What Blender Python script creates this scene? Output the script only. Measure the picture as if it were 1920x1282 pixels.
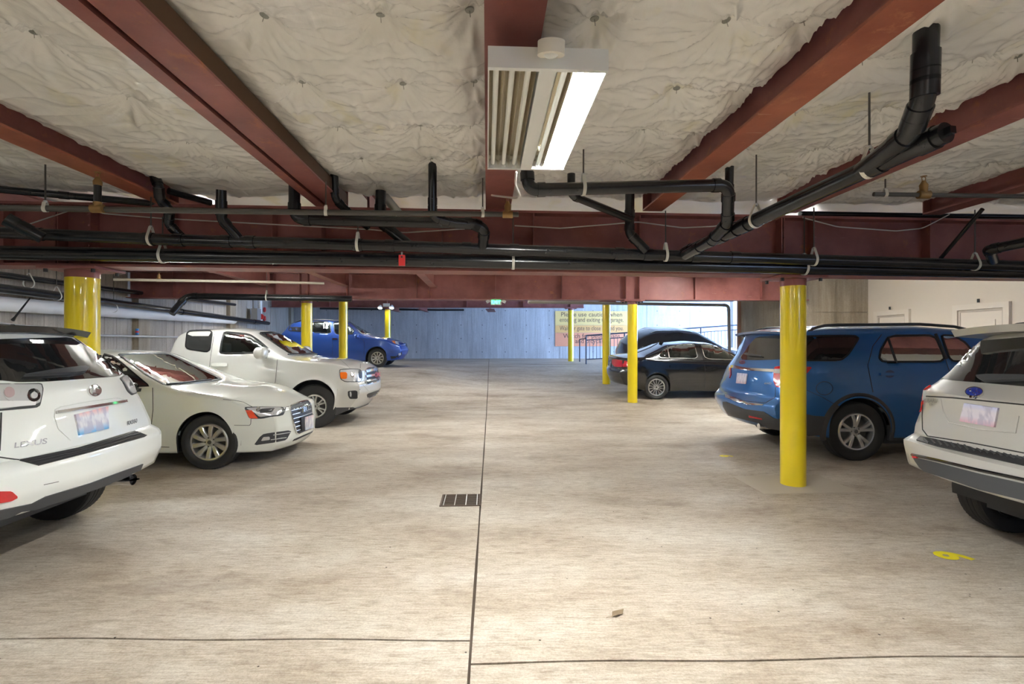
import bpy, bmesh, math, random
import numpy as np
from mathutils import Vector, Matrix, noise
from mathutils.bvhtree import BVHTree
random.seed(7); rng = np.random.default_rng(7)
PI = math.pi
for o in list(bpy.data.objects): bpy.data.objects.remove(o)
scn = bpy.context.scene
C = scn.collection

# ------------------------------------------------------------------ camera, world, exposure
FPX, CX, CY, CAMH = 950.0, 960.0, 641.0, 1.52
cam_d = bpy.data.cameras.new('camera'); cam_d.sensor_width = 36; cam_d.lens = 36*FPX/1920
cam_d.clip_start = .05; cam_d.clip_end = 200
cam = bpy.data.objects.new('camera', cam_d); C.objects.link(cam)
cam.location = (0, 0, CAMH); cam.rotation_euler = (PI/2, 0, 0); scn.camera = cam
scn.view_settings.view_transform = 'Standard'; scn.view_settings.look = 'None'
scn.view_settings.gamma = 1; scn.view_settings.use_curve_mapping = False
scn.view_settings.exposure = 1.72
w = bpy.data.worlds.new('daylight'); scn.world = w; w.use_nodes = True
bg = w.node_tree.nodes['Background']; bg.inputs[0].default_value = (.34, .55, 1, 1); bg.inputs[1].default_value = 9.5
TUBE_STRENGTH = 180.0

def portal(loc, rot, sx, sy):
    l = bpy.data.lights.new('daylight_portal', 'AREA'); l.shape = 'RECTANGLE'; l.size = sx; l.size_y = sy
    l.cycles.is_portal = True
    o = bpy.data.objects.new('daylight_portal', l); C.objects.link(o); o.location = loc; o.rotation_euler = rot
portal((11.9, 21, 2.1), (0, PI/2, 0), 3.0, 11)

# ------------------------------------------------------------------ materials
M = {}
def nmat(name, col=(.5,.5,.5), rough=.5, metal=0, coat=0, spec=.5, emit=None, es=0):
    if name in M: return M[name]
    m = bpy.data.materials.new(name); m.use_nodes = True
    b = m.node_tree.nodes['Principled BSDF']
    b.inputs['Base Color'].default_value = (*col, 1); b.inputs['Roughness'].default_value = rough
    b.inputs['Metallic'].default_value = metal; b.inputs['Coat Weight'].default_value = coat
    b.inputs['Coat Roughness'].default_value = .04; b.inputs['Specular IOR Level'].default_value = spec
    if emit: b.inputs['Emission Color'].default_value = (*emit, 1); b.inputs['Emission Strength'].default_value = es
    M[name] = m; return m
def N(m, t, **kw):
    n = m.node_tree.nodes.new(t)
    for k, v in kw.items():
        if k in n.inputs: n.inputs[k].default_value = v
        else: setattr(n, k, v)
    return n
def L(m, a, b): m.node_tree.links.new(a, b)
def bsdf(m): return m.node_tree.nodes['Principled BSDF']
def coords(m, scale=(1,1,1), kind='Object'):
    t = N(m, 'ShaderNodeTexCoord'); mp = N(m, 'ShaderNodeMapping'); mp.inputs['Scale'].default_value = scale
    L(m, t.outputs[kind], mp.inputs[0]); return mp.outputs[0]
def ramp(m, fac, stops):
    r = N(m, 'ShaderNodeValToRGB'); e = r.color_ramp.elements
    while len(e) < len(stops): e.new(.5)
    for i, (p, c) in enumerate(stops): e[i].position = p; e[i].color = (*c, 1)
    L(m, fac, r.inputs[0]); return r.outputs[0]
def mix(m, fac, a, b, mode='MIX'):
    n = N(m, 'ShaderNodeMix'); n.data_type = 'RGBA'; n.blend_type = mode
    for s, v in ((n.inputs[0], fac), (n.inputs[6], a), (n.inputs[7], b)):
        if hasattr(v, 'is_output'): L(m, v, s)
        else: s.default_value = v if isinstance(v, (int, float)) else (*v, 1)
    return n.outputs[2]
def noi(m, co, scale, detail=6, rough=.55):
    n = N(m, 'ShaderNodeTexNoise'); n.inputs['Scale'].default_value = scale; n.inputs['Detail'].default_value = detail
    n.inputs['Roughness'].default_value = rough; L(m, co, n.inputs['Vector']); return n.outputs['Fac']
def bump(m, h, strength=.3, dist=.01):
    b = N(m, 'ShaderNodeBump'); b.inputs['Strength'].default_value = strength; b.inputs['Distance'].default_value = dist
    L(m, h, b.inputs['Height']); L(m, b.outputs[0], bsdf(m).inputs['Normal'])

def m_floor():
    m = nmat('floor_concrete', rough=.55, spec=.35); b = bsdf(m)
    co = coords(m); st = coords(m, (1.2, 9, 1)); st2 = coords(m, (.55, 1.3, 1))
    c = ramp(m, noi(m, st2, 1.1, 8, .62), [(.30, (.49,.405,.325)), (.5, (.69,.62,.535)), (.68, (.84,.79,.72))])
    c = mix(m, .55, c, ramp(m, noi(m, st, 3.0, 8, .7), [(.3, (.62,.58,.53)), (.7, (1,1,1))]), 'MULTIPLY')
    c = mix(m, .5, c, ramp(m, noi(m, co, 70, 4, .85), [(.36, (.50,.46,.42)), (.58, (1,1,1))]), 'MULTIPLY')
    c = mix(m, .75, c, ramp(m, noi(m, coords(m, (1,2.2,1)), 9, 8, .75), [(.33, (.60,.54,.47)), (.5, (.93,.92,.90)), (.66, (1,1,1))]), 'MULTIPLY')
    c = mix(m, .6, c, ramp(m, noi(m, coords(m, (4,40,1)), 2, 5, .7), [(.36, (.62,.57,.52)), (.55, (1,1,1))]), 'MULTIPLY')
    dk = ramp(m, noi(m, coords(m, (.8,1.3,1)), .9, 5, .6), [(.54, (1,1,1)), (.72, (.55,.48,.42))])
    c = mix(m, .8, c, dk, 'MULTIPLY')
    v = N(m, 'ShaderNodeTexVoronoi'); v.inputs['Scale'].default_value = 6.0; v.inputs['Randomness'].default_value = 1; L(m, co, v.inputs['Vector'])
    pit = ramp(m, v.outputs['Distance'], [(.028, (.10,.08,.06)), (.045, (1,1,1))])
    c = mix(m, 1, c, pit, 'MULTIPLY')
    L(m, c, b.inputs['Base Color'])
    L(m, ramp(m, noi(m, st2, 2), [(.3, (.42,)*3), (.7, (.7,)*3)]), b.inputs['Roughness'])
    bump(m, noi(m, co, 130, 3, .7), .25, .004); return m
def m_conc(name, c0, c1, board=3.0, axis='X', holes=True):
    m = nmat(name, rough=.85, spec=.2); b = bsdf(m); co = coords(m)
    c = ramp(m, noi(m, coords(m, (1.2, 1.2, .35)), 1.2, 8, .65), [(.3, c0), (.7, c1)])
    c = mix(m, .6, c, ramp(m, noi(m, coords(m, (7, 7, .35)), 2, 6, .7), [(.35, (.62,.6,.58)), (.65, (1,1,1))]), 'MULTIPLY')
    c = mix(m, .5, c, ramp(m, noi(m, co, 30, 4, .7), [(.3, (.7,.68,.66)), (.6, (1,1,1))]), 'MULTIPLY')
    L(m, c, b.inputs['Base Color']); bump(m, noi(m, coords(m, (9, 9, .4)), 2.5, 6, .7), .5, .02); return m
def m_red(name='red_oxide_paint', c0=(.20,.066,.055), c1=(.34,.125,.108), rust=(.42,.15,.06)):
    m = nmat(name, rough=.5, spec=.4); b = bsdf(m); co = coords(m)
    c = ramp(m, noi(m, co, 2.2, 7, .6), [(.3, c0), (.7, c1)])
    c = mix(m, ramp(m, noi(m, co, 5, 8, .75), [(.58, (0,)*3), (.74, (1,)*3)]), c, rust)
    sc = noi(m, coords(m, (1, 14, 14)), 4, 3, .5)
    c = mix(m, ramp(m, sc, [(.73, (0,)*3), (.76, (.6,)*3)]), c, (.55,.36,.28))
    L(m, c, b.inputs['Base Color']); bump(m, noi(m, co, 60, 3), .08, .004); return m
def m_insul():
    m = nmat('insulation_facing', rough=.26, spec=.6); b = bsdf(m); co = coords(m)
    c = ramp(m, noi(m, co, 1.3, 5, .6), [(.25, (.80,.78,.71)), (.5, (.885,.875,.835)), (.75, (.92,.915,.895))])
    y = ramp(m, noi(m, coords(m, (1.4,.8,1)), 1.7, 4), [(.6, (0,)*3), (.74, (.6,)*3)])
    c = mix(m, y, c, (.80,.74,.42))
    L(m, c, b.inputs['Base Color'])
    n = noi(m, coords(m, (3,1,1)), 22, 4, .55); bump(m, n, .12, .01); return m
def m_black_pipe():
    m = nmat('black_pipe', (.012,.014,.018), .32, spec=.6); b = bsdf(m)
    co = coords(m); c = ramp(m, noi(m, co, 9, 6, .7), [(.42, (.006,.007,.010)), (.80, (.025,.025,.026))])
    g = N(m, 'ShaderNodeNewGeometry'); s = N(m, 'ShaderNodeSeparateXYZ'); L(m, g.outputs['Normal'], s.inputs[0])
    up = ramp(m, s.outputs['Z'], [(.55, (0,)*3), (1, (.8,)*3)])           # dust lies on the top of the pipes
    c = mix(m, up, c, (.12,.11,.09)); L(m, c, b.inputs['Base Color'])
    L(m, ramp(m, up, [(0, (.24,)*3), (1, (.7,)*3)]), b.inputs['Roughness']); return m
def m_paint(name, col, metal=0.0, rough=.35):
    m = nmat(name, col, rough, metal, coat=1.0, spec=.5); return m
def m_glass(name, tint, k=.06):
    if name in M: return M[name]
    m = bpy.data.materials.new(name); m.use_nodes = True; nt = m.node_tree; nt.nodes.clear()
    o = nt.nodes.new('ShaderNodeOutputMaterial'); t = nt.nodes.new('ShaderNodeBsdfTransparent'); t.inputs[0].default_value = (*tint, 1)
    g = nt.nodes.new('ShaderNodeBsdfGlossy'); g.inputs['Roughness'].default_value = .02; g.inputs['Color'].default_value = (.95,1,.98,1)
    f = nt.nodes.new('ShaderNodeFresnel'); f.inputs[0].default_value = 1.5
    x = nt.nodes.new('ShaderNodeMixShader'); nt.links.new(f.outputs[0], x.inputs[0]); nt.links.new(t.outputs[0], x.inputs[1])
    nt.links.new(g.outputs[0], x.inputs[2]); nt.links.new(x.outputs[0], o.inputs[0]); M[name] = m; return m
def m_plate(name, c1, c2, c3):
    m = nmat(name, rough=.4); b = bsdf(m); t = N(m, 'ShaderNodeTexCoord'); s = N(m, 'ShaderNodeSeparateXYZ'); L(m, t.outputs['Generated'], s.inputs[0])
    base = ramp(m, s.outputs['Z'], [(.05, c2), (.35, c1), (.7, c1), (.95, c3)])
    n = noi(m, coords(m, (14, 14, 6)), 1.6, 2); c = mix(m, ramp(m, n, [(.45, (0,)*3), (.6, (.65,)*3)]), base, (.42,.40,.55))
    L(m, c, b.inputs['Base Color']); return m

m_floor(); m_red(); m_red('rusty_red_paint', (.27,.075,.045), (.44,.15,.085), (.52,.22,.11)); m_insul(); m_black_pipe()
RED = M['red_oxide_paint']; BLK = M['black_pipe']
m_conc('wall_concrete_left', (.42,.36,.29), (.62,.56,.48))
m_conc('wall_concrete_back', (.50,.50,.50), (.68,.68,.68))
m_conc('wall_concrete_dark', (.34,.28,.20), (.56,.48,.37))
m_conc('slab_concrete', (.4,.38,.35), (.5,.48,.45))
YEL = nmat('yellow_gloss_paint', (.87,.67,.012), .3, coat=.5)
WALLP = nmat('cream_wall_paint', (.70,.615,.52), .7); TRIMP = nmat('cream_trim_paint', (.74,.66,.57), .5)
GALV = nmat('galvanised_steel', (.62,.63,.62), .4, .6); STRAP = nmat('pale_strap', (.72,.70,.62), .5)
BRASS = nmat('weathered_brass', (.36,.22,.09), .45, .7); STEELP = nmat('grimy_steel_pipe', (.10,.095,.085), .45, .3)
WHT = nmat('white_enamel', (.80,.82,.80), .4); PLAST = nmat('cream_plastic', (.78,.75,.66), .5)
REFL = nmat('polished_reflector', (.86,.80,.68), .16, 1.0); TUBEOFF = nmat('unlit_tube', (.86,.88,.84), .35)
TUBEON = nmat('lit_tube', (1,1,1), .5, emit=(.975,.995,.965), es=TUBE_STRENGTH)
ADDEDTUBE = nmat('added_strip_tube', (1,1,1), .5, emit=(.975,.995,.965), es=75)  # tubes of the unseen strip lights added for brightness
ADDEDTUBEDIM = nmat('added_strip_tube_dim', (1,1,1), .5, emit=(.975,.995,.965), es=66)  # weaker tubes for the added lights of the near bay
RUB = nmat('tyre_rubber', (.022,.022,.023), .62); RIM = nmat('alloy_rim', (.66,.66,.64), .28, .85); DISC = nmat('brake_steel', (.12,.115,.11), .5, .6)
DARK = nmat('black_plastic', (.022,.023,.026), .45); CLAD = nmat('grey_black_cladding', (.05,.052,.058), .5); GLOSSB = nmat('gloss_black', (.008,.008,.010), .12, coat=.8)
BADGE = nmat('badge_chrome', (.30,.30,.31), .3, .8)
CHROME = nmat('chrome', (.78,.78,.78), .1, 1.0); SEAM = nmat('panel_gap', (.03,.03,.03), .7); SEAT = nmat('seat_fabric', (.06,.062,.068), .8)
LENSR = nmat('red_lens', (.55,.008,.015), .12, coat=1); LENSA = nmat('amber_lens', (.85,.17,.012), .15, coat=1); LENSC = nmat('clear_lamp', (.66,.67,.68), .2, .25, coat=1)
PRIV = nmat('privacy_glass', (.014,.015,.016), .03, spec=.8, coat=.6); INNER = nmat('cabin_lining', (.035,.035,.038), .8)
CLEAR = m_glass('window_glass', (.42,.50,.46)); WSH = m_glass('windscreen_glass', (.62,.72,.66)); FRIT = nmat('window_rubber', (.012,.012,.013), .35)
REDV = nmat('red_valve_paint', (.62,.03,.03), .4); BLUEC = nmat('blue_can', (.05,.25,.6), .4); WIRE = nmat('grey_cable', (.55,.53,.50), .5)
YPAINT = nmat('yellow_floor_paint', (.92,.78,.02), .6); PLAS = nmat('white_sheeting', (.80,.79,.77), .4)
RAILM = nmat('dark_railing_paint', (.03,.035,.06), .45)

# ------------------------------------------------------------------ helpers
def P(x, y, Y): return Vector(((x-CX)/FPX*Y, Y, CAMH-(y-CY)/FPX*Y))
FY = [-20, 11.5, 16, 19.3, 22.5, 60]; FZ = [0, 0, .2, .58, .66, .66]
def fz(Y, X=3.0):                      # the floor climbs towards the back, earlier on the left side
    t = min(1, max(0, (-X-.6)/2.8)); t = t*t*(3-2*t)
    return float(np.interp(Y, FY, FZ)*(1-t)+np.interp(Y, [-20, 12.3, 17.4, 20, 60], [0, 0, .62, .66, .66])*t)
def zm(x0, y0, s): return lambda pts: [(x0+a/s, y0+b/s) for a, b in pts]
def tag(o, label=None, cat=None, group=None, kind=None):
    if label: o['label'] = label
    if cat: o['category'] = cat
    if group: o['group'] = group
    if kind: o['kind'] = kind
    return o
def thing(name, label, cat, loc=(0,0,0), rot=(0,0,0), group=None, kind=None):
    o = bpy.data.objects.new(name, None); C.objects.link(o); o.location = loc; o.rotation_euler = rot; o.empty_display_size = .1
    return tag(o, label, cat, group, kind)
def obj(name, vf, mat, parent=None, smooth=False, angle=40):
    v, f = vf
    me = bpy.data.meshes.new(name); me.from_pydata([tuple(p) for p in v], [], f)
    me.materials.append(mat)
    if smooth:
        me.polygons.foreach_set('use_smooth', [True]*len(me.polygons)); me.set_sharp_from_angle(angle=math.radians(angle))
    o = bpy.data.objects.new(name, me); C.objects.link(o)
    if parent: o.parent = parent
    return o
def inst(src, parent, loc=(0,0,0), rot=(0,0,0), name=None):
    o = bpy.data.objects.new(name or src.name.split('.')[0], src.data); C.objects.link(o); o.parent = parent; o.location = loc; o.rotation_euler = rot
    return o
def join(*ms):
    V, F = [], []
    for v, f in ms:
        n = len(V); V += [tuple(p) for p in v]; F += [tuple(i+n for i in q) for q in f]
    return V, F
def box(x0, x1, y0, y1, z0, z1):
    v = [(x, y, z) for z in (z0, z1) for y in (y0, y1) for x in (x0, x1)]
    return v, [(0,2,3,1), (4,5,7,6), (0,1,5,4), (2,6,7,3), (0,4,6,2), (1,3,7,5)]
def xf(vf, mat): return [mat @ Vector(p) for p in vf[0]], vf[1]
def prism(poly, z0, z1):
    n = len(poly); v = [(x, y, z0) for x, y in poly] + [(x, y, z1) for x, y in poly]
    return v, [tuple(range(n-1, -1, -1)), tuple(range(n, 2*n))] + [(i, (i+1) % n, n+(i+1) % n, n+i) for i in range(n)]
def lathe(prof, seg=24, closed=False):   # (r, z) about Z
    V = []; F = []; k = len(prof)
    for i in range(seg):
        a = 2*PI*i/seg; V += [(r*math.cos(a), r*math.sin(a), z) for r, z in prof]
    for i in range(seg):
        j = (i+1) % seg
        for q in range(k if closed else k-1): F.append((i*k+q, j*k+q, j*k+(q+1) % k, i*k+(q+1) % k))
    if not closed:
        for q, rev in ((0, True), (k-1, False)):
            if prof[q][0] > 1e-6:
                r = [i*k+q for i in range(seg)]; F.append(tuple(reversed(r)) if rev else tuple(r))
    return V, F
def fillet(pts, r, n=7):
    pts = [Vector(p) for p in pts]; out = [pts[0]]; bends = []
    for i in range(1, len(pts)-1):
        a, b, c = pts[i-1], pts[i], pts[i+1]; u = (a-b).normalized(); v = (c-b).normalized(); ang = u.angle(v)
        if ang > 3.0: out.append(b); continue
        d = min(r/math.tan(ang/2), (a-b).length*.48, (c-b).length*.48); p0, p1 = b+u*d, b+v*d
        for k in range(n+1):
            t = k/n; out.append(p0*(1-t)**2+b*2*t*(1-t)+p1*t*t)
        bends += [(p0, u), (p1, v)]
    out.append(pts[-1]); return out, bends
def tube(pts, r, seg=16, caps=True):
    pts = [Vector(p) for p in pts]; V = []; F = []; n = len(pts)
    t0 = (pts[1]-pts[0]).normalized(); a = t0.orthogonal().normalized()
    for i, p in enumerate(pts):
        t = ((pts[min(i+1, n-1)]-p).normalized()+(p-pts[max(i-1, 0)]).normalized())
        t = t.normalized() if t.length > 1e-6 else t0
        a = (a-t*a.dot(t)); a = a.normalized() if a.length > 1e-6 else t.orthogonal().normalized(); b = t.cross(a)
        rr = r[i] if isinstance(r, (list, tuple)) else r
        V += [p+(a*math.cos(2*PI*k/seg)+b*math.sin(2*PI*k/seg))*rr for k in range(seg)]
    for i in range(n-1):
        for k in range(seg):
            l = (k+1) % seg; F.append((i*seg+k, i*seg+l, (i+1)*seg+l, (i+1)*seg+k))
    if caps: F += [tuple(range(seg-1, -1, -1)), tuple(range((n-1)*seg, n*seg))]
    return V, F
def cyl(p, q, r, seg=16): return tube([p, q], r, seg)
def struct(name, vf, mat, smooth=False): return tag(obj(name, vf, mat, None, smooth), kind='structure')
_t = {}
def text_mesh(s, size=1.0, align='LEFT', bold=0.0):
    cu = bpy.data.curves.new('lettering', 'FONT'); cu.body = s; cu.size = size; cu.align_x = align; cu.offset = bold; cu.resolution_u = 3
    o = bpy.data.objects.new('lettering', cu); C.objects.link(o)
    me = bpy.data.meshes.new_from_object(o.evaluated_get(bpy.context.evaluated_depsgraph_get()))
    v = [tuple(p.co) for p in me.vertices]; f = [tuple(p.vertices) for p in me.polygons]
    bpy.data.objects.remove(o); bpy.data.curves.remove(cu); bpy.data.meshes.remove(me); return v, f
def vnoise(x, y, seed):
    r = np.random.default_rng(seed).random((64, 64)); xi = np.floor(x).astype(int); yi = np.floor(y).astype(int); fx = x-xi; fy = y-yi
    fx = fx*fx*(3-2*fx); fy = fy*fy*(3-2*fy); g = lambda a, b: r[a % 64, b % 64]
    return (g(xi, yi)*(1-fx)+g(xi+1, yi)*fx)*(1-fy)+(g(xi, yi+1)*(1-fx)+g(xi+1, yi+1)*fx)*fy

SK = .05                                   # the structure lies a little askew to the view: transverse (1,.05), lengthwise (-.05,1)
ANG = math.atan(SK)

# ------------------------------------------------------------------ floor: slabs with open joints between them
floor = struct('floor', box(-13.5, 13.5, -7.3, 11.5, -.30, -.018), nmat('joint_dirt', (.07,.05,.035), .9))
def jx(Y): return -.194 - .041*(Y-2.25)     # lengthwise joint
def slab(fx0, fx1, fy0, fy1, n=1, step=.5, wob=0):
    ys = None; V = []; F = []; nx = 120
    rows = max(2, int(14/step))
    for r in range(rows+1):
        t = r/rows
        for c in range(nx+1):
            s = c/nx; ya, yb = fy0, fy1
            x_m = fx0(2.5)*(1-s)+fx1(2.5)*s
            y0 = ya(x_m) if callable(ya) else ya; y1 = yb(x_m) if callable(yb) else yb
            Y = y0*(1-t)+y1*t; X = fx0(Y)*(1-s)+fx1(Y)*s
            V.append((X, Y, fz(Y, X)))
    for r in range(rows):
        for c in range(nx): a = r*(nx+1)+c; F.append((a, a+1, a+nx+2, a+nx+1))
    m = (nx+1); top = len(V)
    rim = [c for c in range(m)] + [r*m+nx for r in range(1, rows+1)] + [rows*m+c for c in range(nx-1, -1, -1)] + [r*m for r in range(rows-1, 0, -1)]
    base = len(V); V += [(V[i][0], V[i][1], V[i][2]-.1) for i in rim]; k = len(rim)
    for i in range(k): F.append((rim[i], base+i, base+(i+1) % k, rim[(i+1) % k]))
    return V, F
def crossL(x): return 2.60 - .006*(x+3) + .006*math.sin(x*5)
def crossR(x): return 2.40 + .022*x + .008*math.sin(x*4.2)
g = .008
def C_(v): return lambda Y: v
def J(d): return lambda Y: jx(Y if not callable(Y) else 2.6)+d+.002*math.sin((Y if not callable(Y) else 2.6)*23)
FM = M['floor_concrete']
def slabobj(a, b, y0, y1): o = obj('floor_slab', slab(a, b, y0, y1), FM, floor, True); return o
off = lambda f, d: (lambda x: f(x)+d)
slabobj(C_(-13.5), J(-g), -7.3, off(crossL, -.007)); slabobj(C_(-13.5), J(-g), off(crossL, .007), 11.4)
slabobj(J(g), C_(13.5), -7.3, off(crossR, -.007)); slabobj(J(g), C_(13.5), off(crossR, .007), 11.4)
slabobj(C_(-13.5), J(-g), 11.408, 27.5); slabobj(J(g), C_(13.5), 11.408, 27.5)
obj('joint_bed', ([(x, Y, fz(Y, jx(Y))-.05) for Y in (11.3, 11.5, 16, 19.3, 22.5, 27.5) for x in (jx(Y)-.3, jx(Y)+.3)], [(i*2, i*2+1, i*2+3, i*2+2) for i in range(5)]), M['joint_dirt'], floor)
# paint marks on the floor
def floor_text(s, c, size, rot, name, label):
    v, f = text_mesh(s, size, 'CENTER', .012)
    o = obj(name, (v, f), YPAINT); o.location = (c[0], c[1], .003); o.rotation_euler = (0, 0, rot); tag(o, label, 'floor marking')
floor_text('6', (3.03, 3.62, 0), .30, -PI/2-.25, 'painted_number', 'yellow painted bay number on bright floor near the camera')
floor_text('6', (2.78, 6.75, 0), .22, -PI/2, 'painted_number', 'small worn yellow bay number on floor left of the blue SUV')
lf = thing('dry_leaf', 'small crumpled brown leaf on the floor right of the long joint', 'leaf', (.59, 2.83, .002), (0, 0, .7))
obj('blade', ([(-.05,0,.002), (-.02,.022,.012), (.03,.016,.006), (.055,0,.01), (.02,-.02,.003), (-.025,-.018,.010), (0,0,.001)], [(0,5,6),(5,4,6),(4,3,6),(3,2,6),(2,1,6),(1,0,6)]), nmat('dry_leaf', (.22,.16,.10), .8), lf)
obj('stalk', cyl((-.05,0,.003), (-.085,.012,.004), .0015, 5), M['dry_leaf'], lf)
# floor drain
gd = thing('floor_drain', 'rusty square iron drain grate set in the floor beside the long joint', 'drain', (-.49, 4.86, 0), (0, 0, ANG))
obj('pit_shade_sheet', box(-.185, .185, -.17, .17, .001, .003), nmat('pit_shade', (.02,.016,.013), .9), gd)  # flat dark sheet stands in for the shade inside the drain pit
obj('grate_frame', join(box(-.19,.19,-.175,-.165,0,.009), box(-.19,.19,.165,.175,0,.009), box(-.19,-.175,-.165,.165,0,.009), box(.175,.19,-.165,.165,0,.009)), nmat('rusty_iron', (.11,.075,.055), .6, .5), gd)
for i in range(9):
    y = -.148+i*.037; obj('grate_bar', box(-.175, .175, y-.007, y+.007, .002, .008), M['rusty_iron'], gd)
for x in (-.155, -.052, .052, .155): obj('cross_rod', box(x-.004, x+.004, -.165, .165, .006, .0105), nmat('worn_iron', (.45,.43,.41), .4, .7), gd)

# ------------------------------------------------------------------ walls
def wall(name, a, b, z0, z1, mat, th=.2):
    a = Vector((*a, 0)); b = Vector((*b, 0)); d = (b-a).normalized(); n = Vector((-d.y, d.x, 0))*th
    return struct(name, prism([(p.x, p.y) for p in (a, b, b+n, a+n)], z0, z1), mat)
def lw(Y): return -6.9-.17*Y
wl = wall('wall_left', (lw(5.2), 5.2), (lw(27), 27), -.1, 3.6, M['wall_concrete_left'], .25)
wall('wall_left_near', (-9.2, -7.2), (-9.2, 5.2), -.1, 3.6, M['wall_concrete_left'], .25)
wall('wall_left_return', (-9.4, 5.15), (lw(5.2), 5.15), -.1, 3.6, M['wall_concrete_left'], .2)
wb = wall('wall_back', (-11.9, 26.0), (12.3, 26.9), .3, 4.2, M['wall_concrete_back'], .25)
wall('wall_rear', (9.4, -7.1), (-9.4, -7.1), -.1, 3.6, M['wall_concrete_dark'], .25)
wr = wall('wall_right', (9.75, -7.1), (9.05, 12.9), -.1, 3.6, WALLP, -.2)
wall('wall_right_end', (7.38, 12.85), (9.1, 12.93), -.1, 3.6, M['wall_concrete_dark'], .2)
wall('wall_right_return', (7.22, 16.05), (7.38, 12.85), -.1, 3.6, M['wall_concrete_dark'], .2)
wall('wall_entrance_post', (9.17, 21), (9.62, 21.02), -.1, 3.6, nmat('pale_post_paint', (.72,.70,.68), .7), .3)
tp = struct('trim_1', box(7.13, 7.24, 15.98, 16.06, 0, 3.0), nmat('wood_post', (.45,.25,.17), .6))
# board-formed left wall: each board mark proud of the wall, and pilasters
d = Vector((-.17, 1, 0)).normalized(); nrm = Vector((1, .17, 0)).normalized(); base = Vector((lw(0), 0, 0))
BM = M['wall_concrete_left']
for i in range(46):
    Y0 = 7.0+i*.43; dep = random.uniform(.003, .016)
    a = Vector((lw(Y0)+.0, Y0, 0)); b = Vector((lw(Y0+.415), Y0+.415, 0)); n = nrm*dep
    obj('board_panel', prism([(p.x, p.y) for p in (a, b, b+n, a+n)][::-1], 0, 3.5), BM, wl)
for Yp in (11.9, 17.5, 25.4):
    a = Vector((lw(Yp), Yp, 0)); b = a+d*.5; n = nrm*.14
    obj('pilaster', prism([(p.x, p.y) for p in (a, b, b+n, a+n)][::-1], 0, 3.5), M['wall_concrete_dark'], wl)
# back wall panels, split by the pour joints
for i in range(10):
    x0 = -11.3+i*2.3; yk = lambda x: 26.0+.0372*(x+11.9)
    for z0, z1 in ((.5, 2.93), (2.945, 4.1)):
        a, b = (x0+.008, yk(x0+.008)), (x0+2.29, yk(x0+2.29))
        dd = random.uniform(.01, .02)
        obj('concrete_panel', prism([a, b, (b[0], b[1]-dd), (a[0], a[1]-dd)][::-1], z0, z1), M['wall_concrete_back'], wb)
        for hx in (.55, 1.75):
            for hz in ((1.0, 1.7, 2.4) if z0 < 1 else (3.15,)):
                c = Vector((x0+hx, yk(x0+hx)-dd-.002, hz)); obj('tie_hole', cyl(c, c+Vector((0, .004, 0)), .028, 8), nmat('hole_dark', (.16,.15,.15), .9), wb)
# right-hand concrete end: pour panels
for (x0, x1, z0, z1) in ((7.4, 8.2, 0, 2.27), (8.21, 9.05, 0, 2.27), (7.4, 8.2, 2.28, 3.5), (8.21, 9.05, 2.28, 3.5)):
    y = 12.85+.047*(x0-7.4); obj('concrete_panel', box(x0, x1, y-.012, y+.05, z0, z1), M['wall_concrete_dark'], bpy.data.objects['wall_right_end'])
# doors in the cream wall
def wx(Y): return 9.75-.035*(Y+7.1)
def door(n, y0, y1, zt):
    rot = math.atan2(1, -.035)
    r = thing('door_%d' % n, None, None, (wx((y0+y1)/2), (y0+y1)/2, 0), (0, 0, rot)); r['kind'] = 'structure'
    h = (y1-y0)/2                     # local x along the wall, +y into the room
    obj('door_leaf', box(-h+.11, h-.11, .0, .02, 0, zt-.12), TRIMP, r)
    obj('door_frame', join(box(-h, -h+.11, 0, .06, 0, zt), box(h-.11, h, 0, .06, 0, zt), box(-h+.11, h-.11, 0, .06, zt-.11, zt)), TRIMP, r)
    obj('door_frame', join(box(-h+.11, -h+.15, .0, .035, 0, zt-.12), box(h-.15, h-.11, 0, .035, 0, zt-.12), box(-h+.15, h-.15, 0, .035, zt-.16, zt-.12)), nmat('tan_trim_paint', (.5,.43,.36), .6), r)  # inner frame strip in a darker tan
    for z0, z1 in ((.25, 1.0), (1.15, zt-.32)):
        obj('door_panel', box(-h+.28, h-.28, .02, .034, z0, z1), TRIMP, r)
    obj('door_sensor', box(-.02, .02, .06, .08, zt+.02, zt+.09), DARK, r)
door(1, 11.55, 12.62, 2.27); door(2, 9.30, 10.45, 2.27)

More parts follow.
